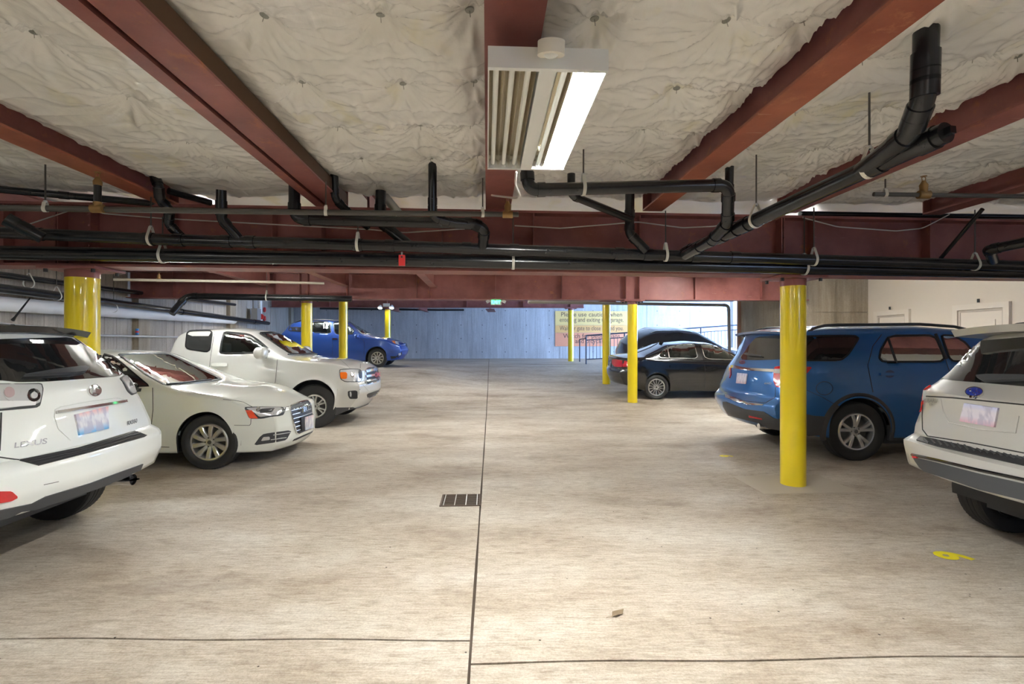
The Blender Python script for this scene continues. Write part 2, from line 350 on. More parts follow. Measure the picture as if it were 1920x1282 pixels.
# ------------------------------------------------------------------ ceiling: quilted insulation between the beams
ceil = struct('ceiling', box(-13.5, 13.5, -7.3, 27.5, 3.75, 3.95), M['slab_concrete'])
IM = M['insulation_facing']
def s2w(s, t): return s-SK*t, t+SK*s           # structure -> world (near enough to a rotation)
PINM = nmat('pin_washer', (.33,.33,.30), .4, .7)
def washer(parent, p):
    o = obj('insulation_pin', join(lathe([(0, -.004), (.021, -.003), (.022, 0), (0, .001)], 14), cyl((0,0,-.035), (0,0,0), .0018, 5)), PINM, parent, True) if 'pin' not in _t else inst(_t['pin'], parent, name='insulation_pin')
    _t.setdefault('pin', o); o.location = p; o.rotation_euler = (random.uniform(-.2,.2), random.uniform(-.2,.2), 0)
def quilt(s0, s1, t0, t1, cols, zb=3.02, step=.0125, seed=1, t_off=0, pins=True):
    ns = max(4, int((s1-s0)/step)); nt = int((t1-t0)/step)
    S, T = np.meshgrid(np.linspace(s0, s1, ns+1), np.linspace(t0, t1, nt+1))
    pl = [(c+random.uniform(-.03,.03), t+random.uniform(-.04,.04)) for c in cols for t in np.arange(t0+t_off, t1, .62)]
    warp = (vnoise(S*2.5, T*2.5, seed)-.5)*.07; Sw = S+warp; Tw = T+(vnoise(S*2.5+9, T*2.5, seed+1)-.5)*.07
    Z = np.full(S.shape, zb) - .05*np.minimum(1, (np.minimum(S-s0, s1-S)/.16))*(.6+.6*vnoise(S*2.1, T*2.1, seed+2))
    dmin = np.full(S.shape, 9.0)
    for i, (ps, pt) in enumerate(pl):
        dx, dy = Sw-ps, Tw-pt; d = np.hypot(S-ps, T-pt); near = d < .75
        th = np.arctan2(dy, dx); n1, n2 = random.randint(7, 10), random.randint(13, 19); p1, p2 = random.uniform(0, 6), random.uniform(0, 6)
        pull = .038*np.exp(-(d/.10)**2)+.050*np.exp(-d/.28)
        amp = np.clip((d-.035)/.08, 0, 1)*np.exp(-(d/.26)**1.5)
        rd = lambda n, p, q: (1-np.abs(np.sin(n*th/2+p+q*d)))**2.5
        wr_ = amp*(.006*np.sin(5*th+p1)-.032*rd(n1, p1, 1.5)-.022*rd(n2, p2, -2)-.010*rd(27, p1+p2, 1))
        Z += np.where(near, pull+wr_, 0); dmin = np.minimum(dmin, d)
    fold = np.abs(vnoise(Sw*2.2+3, Tw*9, seed+3)-.5)*2; Z -= .014*(1-fold)**6*np.clip(dmin/.2, 0, 1)
    fold = np.abs(vnoise(Sw*10+3, Tw*2.6, seed+5)-.5)*2; Z -= .010*(1-fold)**6*np.clip(dmin/.2, 0, 1)
    Z += .006*(vnoise(S*4, T*4, seed+4)-.5)
    X = S-SK*T; Y = T+SK*S
    V = np.stack([X, Y, Z], -1).reshape(-1, 3); idx = np.arange(V.shape[0]).reshape(S.shape)
    F = np.stack([idx[:-1,:-1], idx[1:,:-1], idx[1:,1:], idx[:-1,1:]], -1).reshape(-1, 4)
    me = bpy.data.meshes.new('insulation_blanket'); me.vertices.add(len(V)); me.vertices.foreach_set('co', V.ravel())
    me.loops.add(F.size); me.loops.foreach_set('vertex_index', F.ravel()); me.polygons.add(len(F))
    me.polygons.foreach_set('loop_start', np.arange(0, F.size, 4)); me.polygons.foreach_set('use_smooth', np.ones(len(F), bool)); me.update(); me.validate()
    me.materials.append(IM); o = bpy.data.objects.new('insulation_blanket', me); C.objects.link(o); o.parent = ceil
    if pins:
        for ps, pt in pl:
            i = min(ns, max(0, int(round((ps-s0)/(s1-s0)*ns)))); j = min(nt, max(0, int(round((pt-t0)/(t1-t0)*nt))))
            x, y = ps-SK*pt, pt+SK*ps
            washer(o, (x, y, float(Z[j, i])-.008))
# beams in s (structure coords at the bottom flange): (centre, half width)
BEAMS = [(-4.75, .10), (-3.11, .10), (-1.535, .155), (.115, .125), (1.70, .10), (3.12, .10), (4.70, .10), (6.3, .10)]
GIR_T = 5.27
COLS = {0: [-3.95], 1: [-2.26, -2.75, -1.80][:1], 2: [-1.07, -.48, -.09], 3: [.50, 1.17, 1.52], 4: [2.05, 2.68, 2.95], 5: [3.5, 4.3], 6: [5.3]}
for i in range(len(BEAMS)-1):
    a, b = BEAMS[i][0]+BEAMS[i][1]*.6, BEAMS[i+1][0]-BEAMS[i+1][1]*.6
    quilt(a, b, .9, GIR_T-.12, COLS[i], seed=10*i+3, t_off=[.2,.55,.3,.9,.55,.8,.3][i] % .62)
    quilt(a, b, -7, .9, [a+.4, b-.4], step=.06, seed=10*i+5, pins=False)
for a, b in ((-9, -4.8), (6.35, 11)): quilt(a, b, -7, GIR_T-.12, [], step=.12, seed=77, pins=False)
quilt(-9.5, 12.5, GIR_T+.2, 12.0, [], zb=3.2, step=.15, seed=90, pins=False)
quilt(-13, 13.5, 12.1, 27.3, [], zb=3.65, step=.2, seed=91, pins=False)

# ------------------------------------------------------------------ steel
def rotz(vf, t=0, s=0):
    return [(x-SK*y, y+SK*x, z) for x, y, z in vf[0]], vf[1]
def beam(label, c, hw, z, t0, t1, double=False, web=.012, h=.30):
    r = thing('ceiling_beam', label, 'steel beam', (0, 0, 0), group='lengthwise ceiling beams')
    if double:
        obj('bottom_flange', rotz(box(c-hw, c-hw+.085, t0, t1, z, z+.016)), RED, r)
        obj('bottom_flange', rotz(box(c-hw+.12, c+hw, t0, t1, z, z+.016)), RED, r)
        obj('web', rotz(box(c-hw+.03, c-hw+.045, t0, t1, z+.016, z+h)), RED, r)
        obj('web', rotz(box(c+hw-.10, c+hw-.085, t0, t1, z+.016, z+h)), RED, r)
        obj('timber_nailer', rotz(box(c+hw-.085, c+hw-.005, t0, t1, z+.017, z+.13)), nmat('stained_timber', (.09,.045,.02), .8), r)
    else:
        obj('bottom_flange', rotz(box(c-hw, c+hw, t0, t1, z, z+.016)), M['rusty_red_paint'] if c in (1.70, -3.11) else RED, r)
        obj('web', rotz(box(c-web, c+web, t0, t1, z+.016, z+h)), RED, r)
    obj('top_flange', rotz(box(c-hw, c+hw, t0, t1, z+h, z+h+.016)), RED, r)
    obj('end_plate', rotz(box(c-hw, c+hw, t1-.012, t1, z-.10 if abs(c) < .3 else z, z+h)), RED, r)
    return r
blab = ['red oxide steel beam at the far left edge of the ceiling', 'single red beam at far left above the tall brass sprinkler riser', 'red double beam with dark slot along it, left of the light fixture',
        'red ceiling beam that the fluorescent fixture hangs under', 'rust streaked red beam crossing top right above the black elbow pipe', 'red beam running behind the thick diagonal drain pipe', 'red beam at far right above the short sprinkler pipe', 'red beam outside the right edge of the view']
for i, (c, hw) in enumerate(BEAMS[:-1]):
    if i == 0: continue
    beam(blab[i], c, hw, 2.865, -6.9, GIR_T-.14, i == 2)
def girder(label, y0, s0, s1, zb0, zb1, h, stiff, hw=.14, k=SK, paired=()):
    r = thing('steel_girder', label, 'steel girder'); 
    def gz(s): return zb0+(zb1-zb0)*(s-s0)/(s1-s0)
    def seg(a, b, ya, yb, z0, z1):
        v, f = box(a, b, ya, yb, 0, 1); v = [(x, y0+k*x+y, gz(x)+z0+(z1-z0)*z) for x, y, z in v]; return v, f
    obj('bottom_flange', seg(s0, s1, -hw, hw, 0, .024), RED, r); obj('top_flange', seg(s0, s1, -hw, hw, h-.024, h), RED, r)
    obj('web', seg(s0, s1, -.009, .009, .024, h-.024), RED, r)
    for s in stiff: obj('stiffener', seg(s-.006, s+.006, -hw+.02, hw-.02, .024, h-.024), RED, r)
    for s in paired:
        obj('splice_plate', seg(s-.17, s-.155, -hw+.02, 0, .024, h-.024), RED, r); obj('splice_plate', seg(s+.155, s+.17, -hw+.02, 0, .024, h-.024), RED, r)
        for q in range(5): 
            for e in (-.163, .163):
                c = Vector((s+e+.0, y0+k*s-hw+.015, gz(s)+.1+q*.1)); obj('bolt', cyl(c, c+Vector((0, -.012, 0)), .011, 6), RED, r)
    return r
def pxs(x, y0, k=SK): u = (x-CX)/FPX; return u*y0/(1-k*u)
girder('deep red steel girder spanning the whole view behind the black pipes', GIR_T, -9.2, 9.0, 2.285, 2.185, .62,
       [pxs(x, GIR_T) for x in (28, 128, 332, 520, 610, 830, 1000, 1195, 1455, 1728)], paired=[pxs(155, GIR_T), pxs(1487, GIR_T)])
girder('second red girder across the garage carried by two yellow columns', 12.27, -8.84, 7.37, 2.53, 2.55, .62,
       [pxs(x, 12.27, .06) for x in (330, 385, 517, 565, 580, 652, 782, 806, 929, 1053, 1172, 1197, 1301, 1425)], k=.06)
girder('third red girder hidden high behind the second one', 15.7, -9.4, 7.0, 2.80, 2.80, .6, [-5, 0, 3], k=.05)
girder('far red girder in front of the bluish back wall', 22.55, -10.55, 3.2, 3.04, 3.04, .54, [-8, -5.5, -2, .5, 2.6], k=.03)
for i, (s, t1) in enumerate(((-5.0, 11.75), (-3.25, 11.85), (-1.25, 12.0))):
    beam('short red beam tying the two girders together, %s of the three' % ['leftmost', 'middle', 'rightmost'][i], s, .08, 2.80, GIR_T+.16, t1)
for i, (x, wd) in enumerate(((-5.6, .1), (-4.2, .08), (-1.0, .2))):
    o = thing('ceiling_beam', 'far red beam end under the ceiling by the back wall, %s of three' % ['left', 'middle', 'right'][i], 'steel beam')
    obj('bottom_flange', box(x-wd, x+wd, 22.9, 25.1, 3.0, 3.02), RED, o); obj('web', box(x-.01, x+.01, 22.9, 25.1, 3.02, 3.3), RED, o)
def column(label, X, Y, r, ztop, cap=True):
    z0 = fz(Y, X); o = thing('support_column', label, 'column', (X, Y, z0), (0, 0, ANG), 'yellow steel columns'); h = ztop-z0
    obj('shaft', lathe([(r, -.01), (r, h-.10)], 40), YEL, o, True)
    obj('collar', lathe([(r+.001, h-.10), (r+.001, h-.028)], 40), RED, o, True)
    obj('cap_plate', box(-r-.13, r+.13, -r-.07, r+.07, h-.028, h-.002), RED, o)
    for sx in (-1, 1):
        for sy in (-1, 1): obj('bolt', cyl((sx*(r+.08), sy*(r+.02), h-.06), (sx*(r+.08), sy*(r+.02), h-.028), .018, 6), DARK, o)
    if cap: obj('grout_pad', box(-.5, .5, -.33, .33, .0005, .003), nmat('grout', (.50,.44,.36), .8), o) if r == .125 and Y < 6 else None
    return o
column('thick yellow column rising behind the white SUV at far left', -4.28, 5.05, .14, 2.255)
column('nearest yellow column standing in front of the blue SUV', 3.007, 5.42, .125, 2.215)
column('yellow column behind the pickup windscreen, under the second girder', -4.86, 12.0, .125, 2.54)
column('yellow column in front of the black sedan tail lamp', 2.96, 12.45, .12, 2.54)
column('yellow column in front of the blue wagon front door', -4.98, 14.95, .125, 2.80)
column('yellow column at the rear bumper of the black sedan', 2.98, 16.0, .125, 2.80)
column('thin far yellow column above the blue wagon bonnet', -5.47, 22.3, .125, 3.04)
column('farthest yellow column in front of the caution sign', 2.63, 22.65, .125, 3.04)

# ------------------------------------------------------------------ pipes
def dA(x, back=.36): u = (x-CX)/FPX; return (GIR_T-back)/(1-SK*u)
def pipe(name, label, pts, r, mat=BLK, rf=None, collars=True, ends=(), grp='drain and sprinkler pipes', cat='pipe'):
    o = thing(name, label, cat, pts[0], group=grp); base = Vector(pts[0]); pts = [Vector(p)-base for p in pts]
    line, bends = fillet(pts, rf or r*2.6); obj('pipe', tube(line, r, 18), mat, o, True)
    if collars:
        for p, u in bends: obj('coupling', cyl(p-u*r*.25, p+u*r*.95, r*1.13, 18), mat, o, True)
    for t in ends:                                        # extra couplings at arc fractions
        i = int(t*(len(pts)-1)); i = min(i, len(pts)-2); f = t*(len(pts)-1)-i; a, b = pts[i], pts[i+1]; q = a.lerp(b, f); u = (b-a).normalized()
        obj('coupling', cyl(q-u*r*.8, q+u*r*.8, r*1.13, 18), mat, o, True)
    return o
def A(x, y, back=.40): return P(x, y, dA(x, back))
pA = pipe('drain_pipe', 'long upper black drain pipe running across below the girder face', [A(-40, 434), A(300, 449), A(740, 461), A(1290, 480), A(1990, 501)], .053, ends=(.08,.235, .27,.32,.345, .46,.495, .56,.60, .69,.715, .755,.78, .985))
pB = pipe('sprinkler_main', 'lowest long black steel pipe just above the girder flange', [A(-40, 473, .25), A(600, 484, .25), A(1990, 512, .25)], .066)
pC = pipe('sprinkler_branch', 'thin grey steel sprinkler pipe crossing left half above the drains', [P(-40, 389, 3.8), P(500, 397, 4.2), P(972, 402, 4.5)], .0225, STEELP)
pipe('drain_pipe', 'black drain pipe dropping from the double beam and turning right into an elbow', [P(552, 318, 4.6), P(552, 411, 4.6), P(886, 419, 4.62), P(908, 428, 4.66), A(905, 466)], .05, rf=.10)
pipe('drain_pipe', 'black riser beside the double beam bending right', [P(626, 298, 4.55), P(628, 372, 4.6), P(655, 400, 4.75), P(690, 425, 4.95)], .036, rf=.1)
pipe('drain_pipe', 'black riser dropping in the middle of the quilt left of the fixture', [P(811, 266, 4.35), P(811, 408, 4.45), P(850, 418, 4.55), P(880, 420, 4.6)], .037, rf=.08, ends=(.26,))
pipe('drain_pipe', 'black stub pipe slanting into the long drain left of the centre beam', [P(714, 358, 4.9), P(712, 415, 4.9), P(770, 462, 4.88)], .05, rf=.1, ends=(.3,))
pipe('vent_duct', 'short shiny metal duct piece above the girder', [P(722, 368, 5.0), P(748, 400, 5.0)], .04, GALV, cat='duct')
pipe('drain_pipe', 'bent black drain at far left dropping from the quilt beside the single beam', [P(288, 326, 4.5), P(297, 348, 4.5), P(300, 375, 4.55), P(318, 392, 4.6), P(316, 420, 4.7), P(345, 448, 4.8)], .040, rf=.07)
pipe('drain_pipe', 'black drain with wide collar dropping into a wye left of centre', [P(415, 356, 4.6), P(415, 410, 4.65), P(452, 452, 4.75)], .044, rf=.1, ends=(.25,))
pipe('drain_pipe', 'short capped black branch at the far left end of the long drain', [P(12, 411, 4.35), P(80, 446, 4.5)], .052, ends=(.15,.5))
pipe('drain_pipe', 'dark pipe high at far left along the quilt edge', [P(-30, 352, 4.4), P(120, 366, 4.7), P(330, 385, 5.05)], .032)
pipe('drain_pipe', 'thin dark pipe slanting between the two left drains', [P(316, 358, 4.6), P(395, 380, 4.95)], .03)
pE = pipe('drain_pipe', 'black horizontal pipe right of the fixture ending in a down elbow', [P(988, 312, 3.75), P(990, 356, 3.75), P(1366, 347, 3.9), P(1364, 418, 4.1), P(1335, 450, 4.35), P(1285, 478, 4.85)], .047, rf=.11, ends=(.9,))
pipe('drain_pipe', 'black vent rising behind the down elbow into the quilt', [P(1368, 305, 4.3), P(1366, 400, 4.35)], .036, ends=(.5,))
pipe('drain_pipe', 'thin black pipe slanting right below the horizontal pipe', [P(1071, 326, 4.3), P(1071, 366, 4.3), P(1180, 410, 4.75)], .034, rf=.06)
pipe('drain_pipe', 'short black riser joining the long drain right of centre', [P(1181, 364, 4.85), P(1180, 438, 4.85), P(1212, 470, 4.87)], .044, rf=.1, ends=(.25,))
f0, f1 = P(1753, 258, 2.60), A(1282, 475)
pF = pipe('drain_pipe', 'thick black diagonal drain pipe with a square plug in its near end', [f0, f1], .055, ends=(.015, .14, .62, .68,.75, .96))
u = (f1-f0).normalized()
obj('cleanout_plug', cyl(-u*.055, Vector((0,0,0)), .054, 20), BLK, pF, True)
q = u.to_track_quat('Z', 'Y').to_matrix().to_4x4(); q.translation = -u*.055
obj('plug_head', xf(box(-.018, .018, -.018, .018, -.035, 0), q), GLOSSB, pF)
pipe('drain_pipe', 'vertical black riser with stepped collars at top right', [P(1737, 40, 2.42), P(1734, 178, 2.46), P(1706, 250, 2.62), f0.lerp(f1, .18)], .053, rf=.16, ends=(.18, .3))
pG = pipe('sprinkler_branch', 'short dark sprinkler pipe with capped end at right', [P(1638, 364, 4.2), P(1990, 369, 4.2)], .0175, STEELP)
pipe('drain_pipe', 'black pipe entering the long drain from the right edge', [P(1990, 440, 4.3), P(1855, 468, 4.75), P(1862, 488, 5.0)], .045, rf=.05)
pipe('seismic_brace', 'black diagonal brace pipe at far right below the ceiling', [P(1842, 392, 4.6), P(1764, 484, 5.1)], .018, grp=None, cat='brace')
pipe('drain_pipe', 'dark pipe lying on top of the girder at right', [P(1500, 401, 5.45), P(1700, 404, 5.6), P(1990, 408, 5.8)], .03)
pipe('sprinkler_branch', 'thin pale pipe across the second girder at left', [P(213, 524, 9.0), P(480, 528, 10.0), P(608, 531, 10.5)], .025, nmat('dusty_pipe', (.42,.37,.29), .6))
pipe('drain_pipe', 'black pipe under the second girder dropping to the wall pipes at left', [P(660, 560, 11.6), P(350, 555, 11.0), P(322, 588, 10.7)], .07, rf=.2)
pipe('conduit', 'grey pipe under the second girder right of centre turning down by the entrance post', [P(990, 566, 14.5), P(1366, 572, 15.3), P(1368, 690, 15.5)], .045, nmat('grey_conduit', (.36,.33,.29), .5), rf=.14)
pipe('conduit', 'thin dark pipe along the top of the back wall', [P(600, 578, 25.3), P(820, 581, 25.6), P(870, 581, 25.6)], .05, DARK)
# pipes along the left wall
def W(x, y, gap): u = (x-CX)/FPX; Y = (-6.9+gap)/(u+.17); return P(x, y, Y)
pW = pipe('perimeter_pipe', 'upper black pipe running along the left concrete wall', [W(-20, 512, .3), W(200, 541, .3), W(440, 571, .3)], .05, grp='left wall pipes')
pipe('perimeter_pipe', 'lower black drain pipe running along the left concrete wall', [W(-20, 538, .35), W(200, 566, .35), W(503, 606, .35)], .075, grp='left wall pipes', ends=(.65, .92))
pipe('perimeter_pipe', 'thin metal conduit low along the left wall behind the white sedan', [W(150, 628, .21), W(335, 632, .21)], .025, GALV, grp='left wall pipes')
lw0, lw1 = W(-20, 570, .25), W(440, 602, .25)
dn = Vector((0, 0, .11)); V_, F_ = [], []
for i in range(61):
    t = i/60; p = lw0.lerp(lw1, t); wv = .012*math.sin(i*1.7)+.008*math.sin(i*4.1)
    # perspective-true spacing along the wall
    V_ += [p+Vector((.03+wv, 0, .13)), p+Vector((.09+wv, 0, .03)), p+Vector((.06-wv, 0, -.09+wv)), p+Vector((-.02, 0, -.10)), p+Vector((-.05, 0, .12))]
for i in range(60):
    for k in range(5): F_.append((i*5+k, i*5+(k+1) % 5, i*5+5+(k+1) % 5, i*5+5+k))
tag(obj('plastic_sheet', (V_, F_), PLAS, None, True, 80), 'white plastic sheet rolled along the left wall under the pipes', 'sheeting')

def sprinkler(label, p, up=.0, pm=BLK):
    o = thing('fire_sprinkler', label, 'sprinkler', p, group='brass sprinkler heads')
    obj('tee', join(cyl((-.045,0,0), (.045,0,0), .033, 14), cyl((0,0,0), (0,0,.05), .03, 14)), BRASS, o, True)
    z = .05
    if up: obj('riser', cyl((0,0,z), (0,0,z+up), .026, 14), pm, o, True); z += up
    obj('reducer', lathe([(.03, z), (.032, z+.03), (.02, z+.05), (.013, z+.065)], 12), BRASS, o, True); z += .06
    obj('frame', join(cyl((-.012,0,z), (-.016,0,z+.03), .003, 6), cyl((.012,0,z), (.016,0,z+.03), .003, 6), cyl((-.016,0,z+.03), (0,0,z+.042), .003, 6), cyl((.016,0,z+.03), (0,0,z+.042), .003, 6)), BRASS, o)
    obj('deflector', lathe([(0, z+.042), (.022, z+.04), (.023, z+.044), (0, z+.046)], 12), BRASS, o)
sprinkler('brass upright sprinkler on a tall black riser at left', P(183, 391, 3.945), .13)
sprinkler('sprinkler head at the end of the thin pipe below the fixture', P(952, 402, 4.485))
sprinkler('sprinkler head on the short capped pipe at right', P(1732, 365, 4.2))
sprinkler('small far sprinkler on the pale pipe left of the second girder', P(298, 525, 9.35))
def hanger(label, top, bot, r, d=None, rod_r=.006):
    """threaded rod from top down to a strap loop round a pipe centred at bot with radius r"""
    o = thing('pipe_hanger', label, 'pipe hanger', bot, group='pipe hangers'); top = Vector(top)-Vector(bot)
    d = Vector(d or (1, SK, 0)).normalized(); side = Vector((0,0,1)).cross(d).normalized(); R = r+.004
    zt = r*2.1
    obj('rod', cyl((0,0,zt-.01), top, rod_r, 8), STEELP, o, True)
    pts = [Vector((0,0,zt))+side*.012]+[side*(R*math.cos(a))+Vector((0,0,R*math.sin(a))) for a in np.linspace(.5, -PI-.5, 20)]+[Vector((0,0,zt))-side*.012]
    w2 = d*.013; V = []; F = []
    for p in pts: V += [p-w2, p+w2, p*1.06+w2, p*1.06-w2]
    for i in range(len(pts)-1):
        for k in range(4): F.append((i*4+k, i*4+(k+1) % 4, i*4+4+(k+1) % 4, i*4+4+k))
    obj('strap', (V, F), STRAP, o); obj('nut', cyl((0,0,zt-.004), (0,0,zt+.014), .013, 6), GALV, o)
def at(pxp, plist):   # point on polyline at pixel x
    for a, b in zip(plist, plist[1:]):
        pa, pb = CX+FPX*a.x/a.y, CX+FPX*b.x/b.y
        if min(pa, pb) <= pxp <= max(pa, pb):
            u = (pxp-CX)/FPX; t = (u*a.y-a.x)/((b.x-a.x)-u*(b.y-a.y)); return a.lerp(b, t)
AL = [A(-40, 434), A(300, 449), A(740, 461), A(1290, 480), A(1990, 501)]; BL = [A(-40, 473, .25), A(600, 484, .25), A(1990, 512, .25)]
CL = [P(-40, 389, 3.8), P(500, 397, 4.2), P(972, 402, 4.5)]; EL = [P(990, 356, 3.75), P(1366, 347, 3.9)]; GL = [P(1638, 364, 4.2), P(1990, 369, 4.2)]; FLn = [f1, f0]
def vtop(p, z): return Vector((p.x, p.y, z))
for x, ln, r, lab, z in ((85, CL, .0225, 'hanger holding the thin pipe at far left', 2.88), (905, CL, .0225, 'hanger holding the thin pipe left of the centre beam', 2.96), (611, CL, .0225, 'hanger on the thin pipe under the double beam', 2.87),
                      (283, AL, .053, 'strap hanger on the upper drain left of the bent drain', 2.87), (671, AL, .053, 'strap hanger on the upper drain left of centre', 2.7), (1248, AL, .053, 'strap hanger on the upper drain right of centre', 2.80), (1526, AL, .053, 'strap hanger on the upper drain right of the near column', 2.85), (1828, AL, .053, 'strap hanger on the upper drain at far right', 2.85),
                      (305, BL, .066, 'strap on the lower pipe at left', 2.72), (962, BL, .066, 'long strap on the lower pipe below the fixture', 2.75), (1508, BL, .066, 'strap on the lower pipe right of the near column', 2.8),
                      (1094, EL, .047, 'strap hanger on the horizontal pipe right of the fixture', 2.96), (1660, GL, .0175, 'hanger on the short capped sprinkler pipe', 2.87),
                      (1418, FLn, .055, 'strap hanger at the low end of the diagonal pipe', 2.97), (1630, FLn, .055, 'big strap hanger near the plugged end of the diagonal pipe', 2.98)):
    p = at(x, ln); hanger(lab, vtop(p, z), p, r, (ln[1]-ln[0]))
for x in (46, 98, 205):
    p = W(x+8, 531 if x == 46 else (555 if x == 98 else 578), .35); hanger('strap hanger on the lower left wall pipe, %s' % {46:'leftmost', 98:'left of the thick column', 205:'right of the thick column'}[x], vtop(p, 2.95), p, .075, (-.17, 1, 0))
_p = P(500, 557.4, 11.285); hanger('strap hanger on the black pipe under the second girder', vtop(_p, 3.2), _p, .07, (1, .17, 0))
tg = thing('valve_tag', 'red metal clamp hanging on the lower pipe', 'tag', at(757, BL)+Vector((0, -.08, 0)))
obj('clamp', box(-.03, .03, -.008, .008, -.07, .035), REDV, tg); obj('hook', box(-.008, .008, -.006, .006, .035, .09), GALV, tg); obj('tag_hole', cyl((0,-.0095,.015), (0,-.007,.015), .01, 8), DARK, tg)
def cable(label, pts, r=.006, sag=0):
    pts = [Vector(p) for p in pts]; o = thing('cable', label, 'cable', pts[0], group='grey cables'); l, _ = fillet([p-pts[0] for p in pts], .3)
    obj('wire', tube(l, r, 6), WIRE, o, True)
cable('grey cable sagging across the girder at left', [P(40, 425, 4.9), P(160, 385, 4.95), P(190, 400, 4.95), P(300, 409, 4.98), P(500, 420, 5.0), P(690, 430, 5.02), P(760, 436, 5.03), P(905, 427, 5.05)])
cable('grey cable looping across the girder right of the centre beam', [P(965, 423, 5.06), P(1050, 428, 5.08), P(1195, 416, 5.1), P(1280, 427, 5.1), P(1340, 424, 5.1), P(1410, 410, 5.1)])
cable('grey cable sagging across the girder at right', [P(1505, 408, 5.2), P(1570, 425, 5.2), P(1680, 433, 5.25), P(1730, 428, 5.3), P(1780, 402, 5.3)])
cable('grey cable loop hanging beside the fixture end', [P(968, 322, 3.3), P(966, 345, 3.5), P(975, 365, 3.7), P(970, 372, 3.9), P(922, 366, 4.3)], .008)

# ------------------------------------------------------------------ light fixtures
def fixture(label, loc, lit=(4, 5), sensor=True, rz=ANG, length=1.21):
    o = thing('light_fixture', label, 'light fixture', loc, (0, 0, rz), 'fluorescent fixtures'); hw = .25; Lh = length/2
    obj('housing', join(box(-hw, hw, -Lh, Lh, .07, .08), box(-hw, -hw+.006, -Lh, Lh, 0, .07), box(hw-.006, hw, -Lh, Lh, 0, .07)), WHT, o)
    for s in (-1, 1): obj('end_cap', box(-hw, hw, s*Lh-.012, s*Lh+.012, -.004, .084), WHT, o)
    obj('ballast_cover', box(-.036, .036, -Lh+.012, Lh-.012, -.004, .07), WHT, o)
    for k in range(6):
        side = -1 if k < 3 else 1; j = k % 3; cx = side*.036+side*(.035+.069*(j if side > 0 else 2-j)) if False else (-.215+.0685*k if k < 3 else .078+.0685*(k-3))
        a = [(cx+.034*math.sin(t), .066-.052*(abs(math.sin(t))**1.6)) for t in np.linspace(-PI/2, PI/2, 13)]
        V = []; F = []
        for (x, z) in a: V += [(x, -Lh+.012, z), (x, Lh-.012, z)]
        for q in range(12): F.append((q*2, q*2+1, q*2+3, q*2+2))
        obj('reflector', (V, F), REFL, o, True, 80)
        on = k in lit
        obj('tube', cyl((cx, -Lh+.03, .026), (cx, Lh-.03, .026), .013, 12), TUBEON if on else TUBEOFF, o, True)
        for s in (-1, 1): obj('socket', box(cx-.014, cx+.014, s*(Lh-.022)-.01, s*(Lh-.022)+.01, .008, .06), WHT, o)
    if sensor:
        obj('motion_sensor', xf(join(lathe([(0, 0), (.055, 0), (.055, .05), (0, .052)], 28)), Matrix.Translation((.005, -Lh-.05, .03)) @ Matrix.Rotation(.25, 4, 'X')), PLAST, o, True)
        obj('sensor_lens', xf(lathe([(0, -.012), (.02, -.009), (.03, 0), (0, .001)], 20), Matrix.Translation((.005, -Lh-.05, .03)) @ Matrix.Rotation(.25, 4, 'X')), WHT, o, True)
    for s in (-1, 1): obj('bracket', box(-.05, .05, s*Lh*.6-.02, s*Lh*.6+.02, .08, .21), GALV, o)
    return o
fixture('white six tube fluorescent fixture under the centre beam, half its tubes lit', (.12, 2.705, 2.65))
def added_batten(label, loc, rz=ANG, zc=3.0, tm=None):  # unseen strip lights, added to raise the overall brightness
    tm = tm or (ADDEDTUBEDIM if loc[1] < 4 else ADDEDTUBE)
    o = thing('added_strip_light', label, 'light fixture', loc, (0, 0, rz), 'added bare tube strip lights')
    obj('channel', box(-.05, .05, -.62, .62, .03, .08), WHT, o)
    for s in (-1, 1):
        obj('tube', cyl((s*.035, -.6, 0), (s*.035, .6, 0), .014, 10), tm, o, True); obj('socket', box(-.05, .05, s*.61-.012, s*.61+.012, -.02, .03), WHT, o)
        obj('hanger_rod', cyl((0, s*.4, .08), (0, s*.4, zc-loc[2]), .006, 6), GALV, o)
    return o
added_batten('added bare tube strip light over the aisle behind the camera', (.1, -2.6, 2.70))
added_batten('added bare tube strip light over the aisle between the girders', (-.5, 8.6, 2.80), zc=3.2)
added_batten('unseen bare tube strip light over the left row of parked cars', (-5.0, 8.3, 2.80), PI/2, zc=3.2)
added_batten('added bare tube strip light over the right row of parked cars', (5.4, 9.6, 2.85), zc=3.2)
added_batten('added bare tube strip light over the near right parking bay', (5.6, -1.6, 2.60))
added_batten('added bare tube strip light over the near left parking bay', (-5.6, -1.6, 2.60))
added_batten('added bare tube strip light over the aisle behind the second girder', (-1.0, 14.0, 2.95), zc=3.6)
added_batten('added bare tube strip light over the far left bays', (-6.8, 17.3, 3.1), zc=3.6)
added_batten('added bare tube strip light over the right row beside the second girder', (4.6, 11.0, 3.13), zc=3.25)
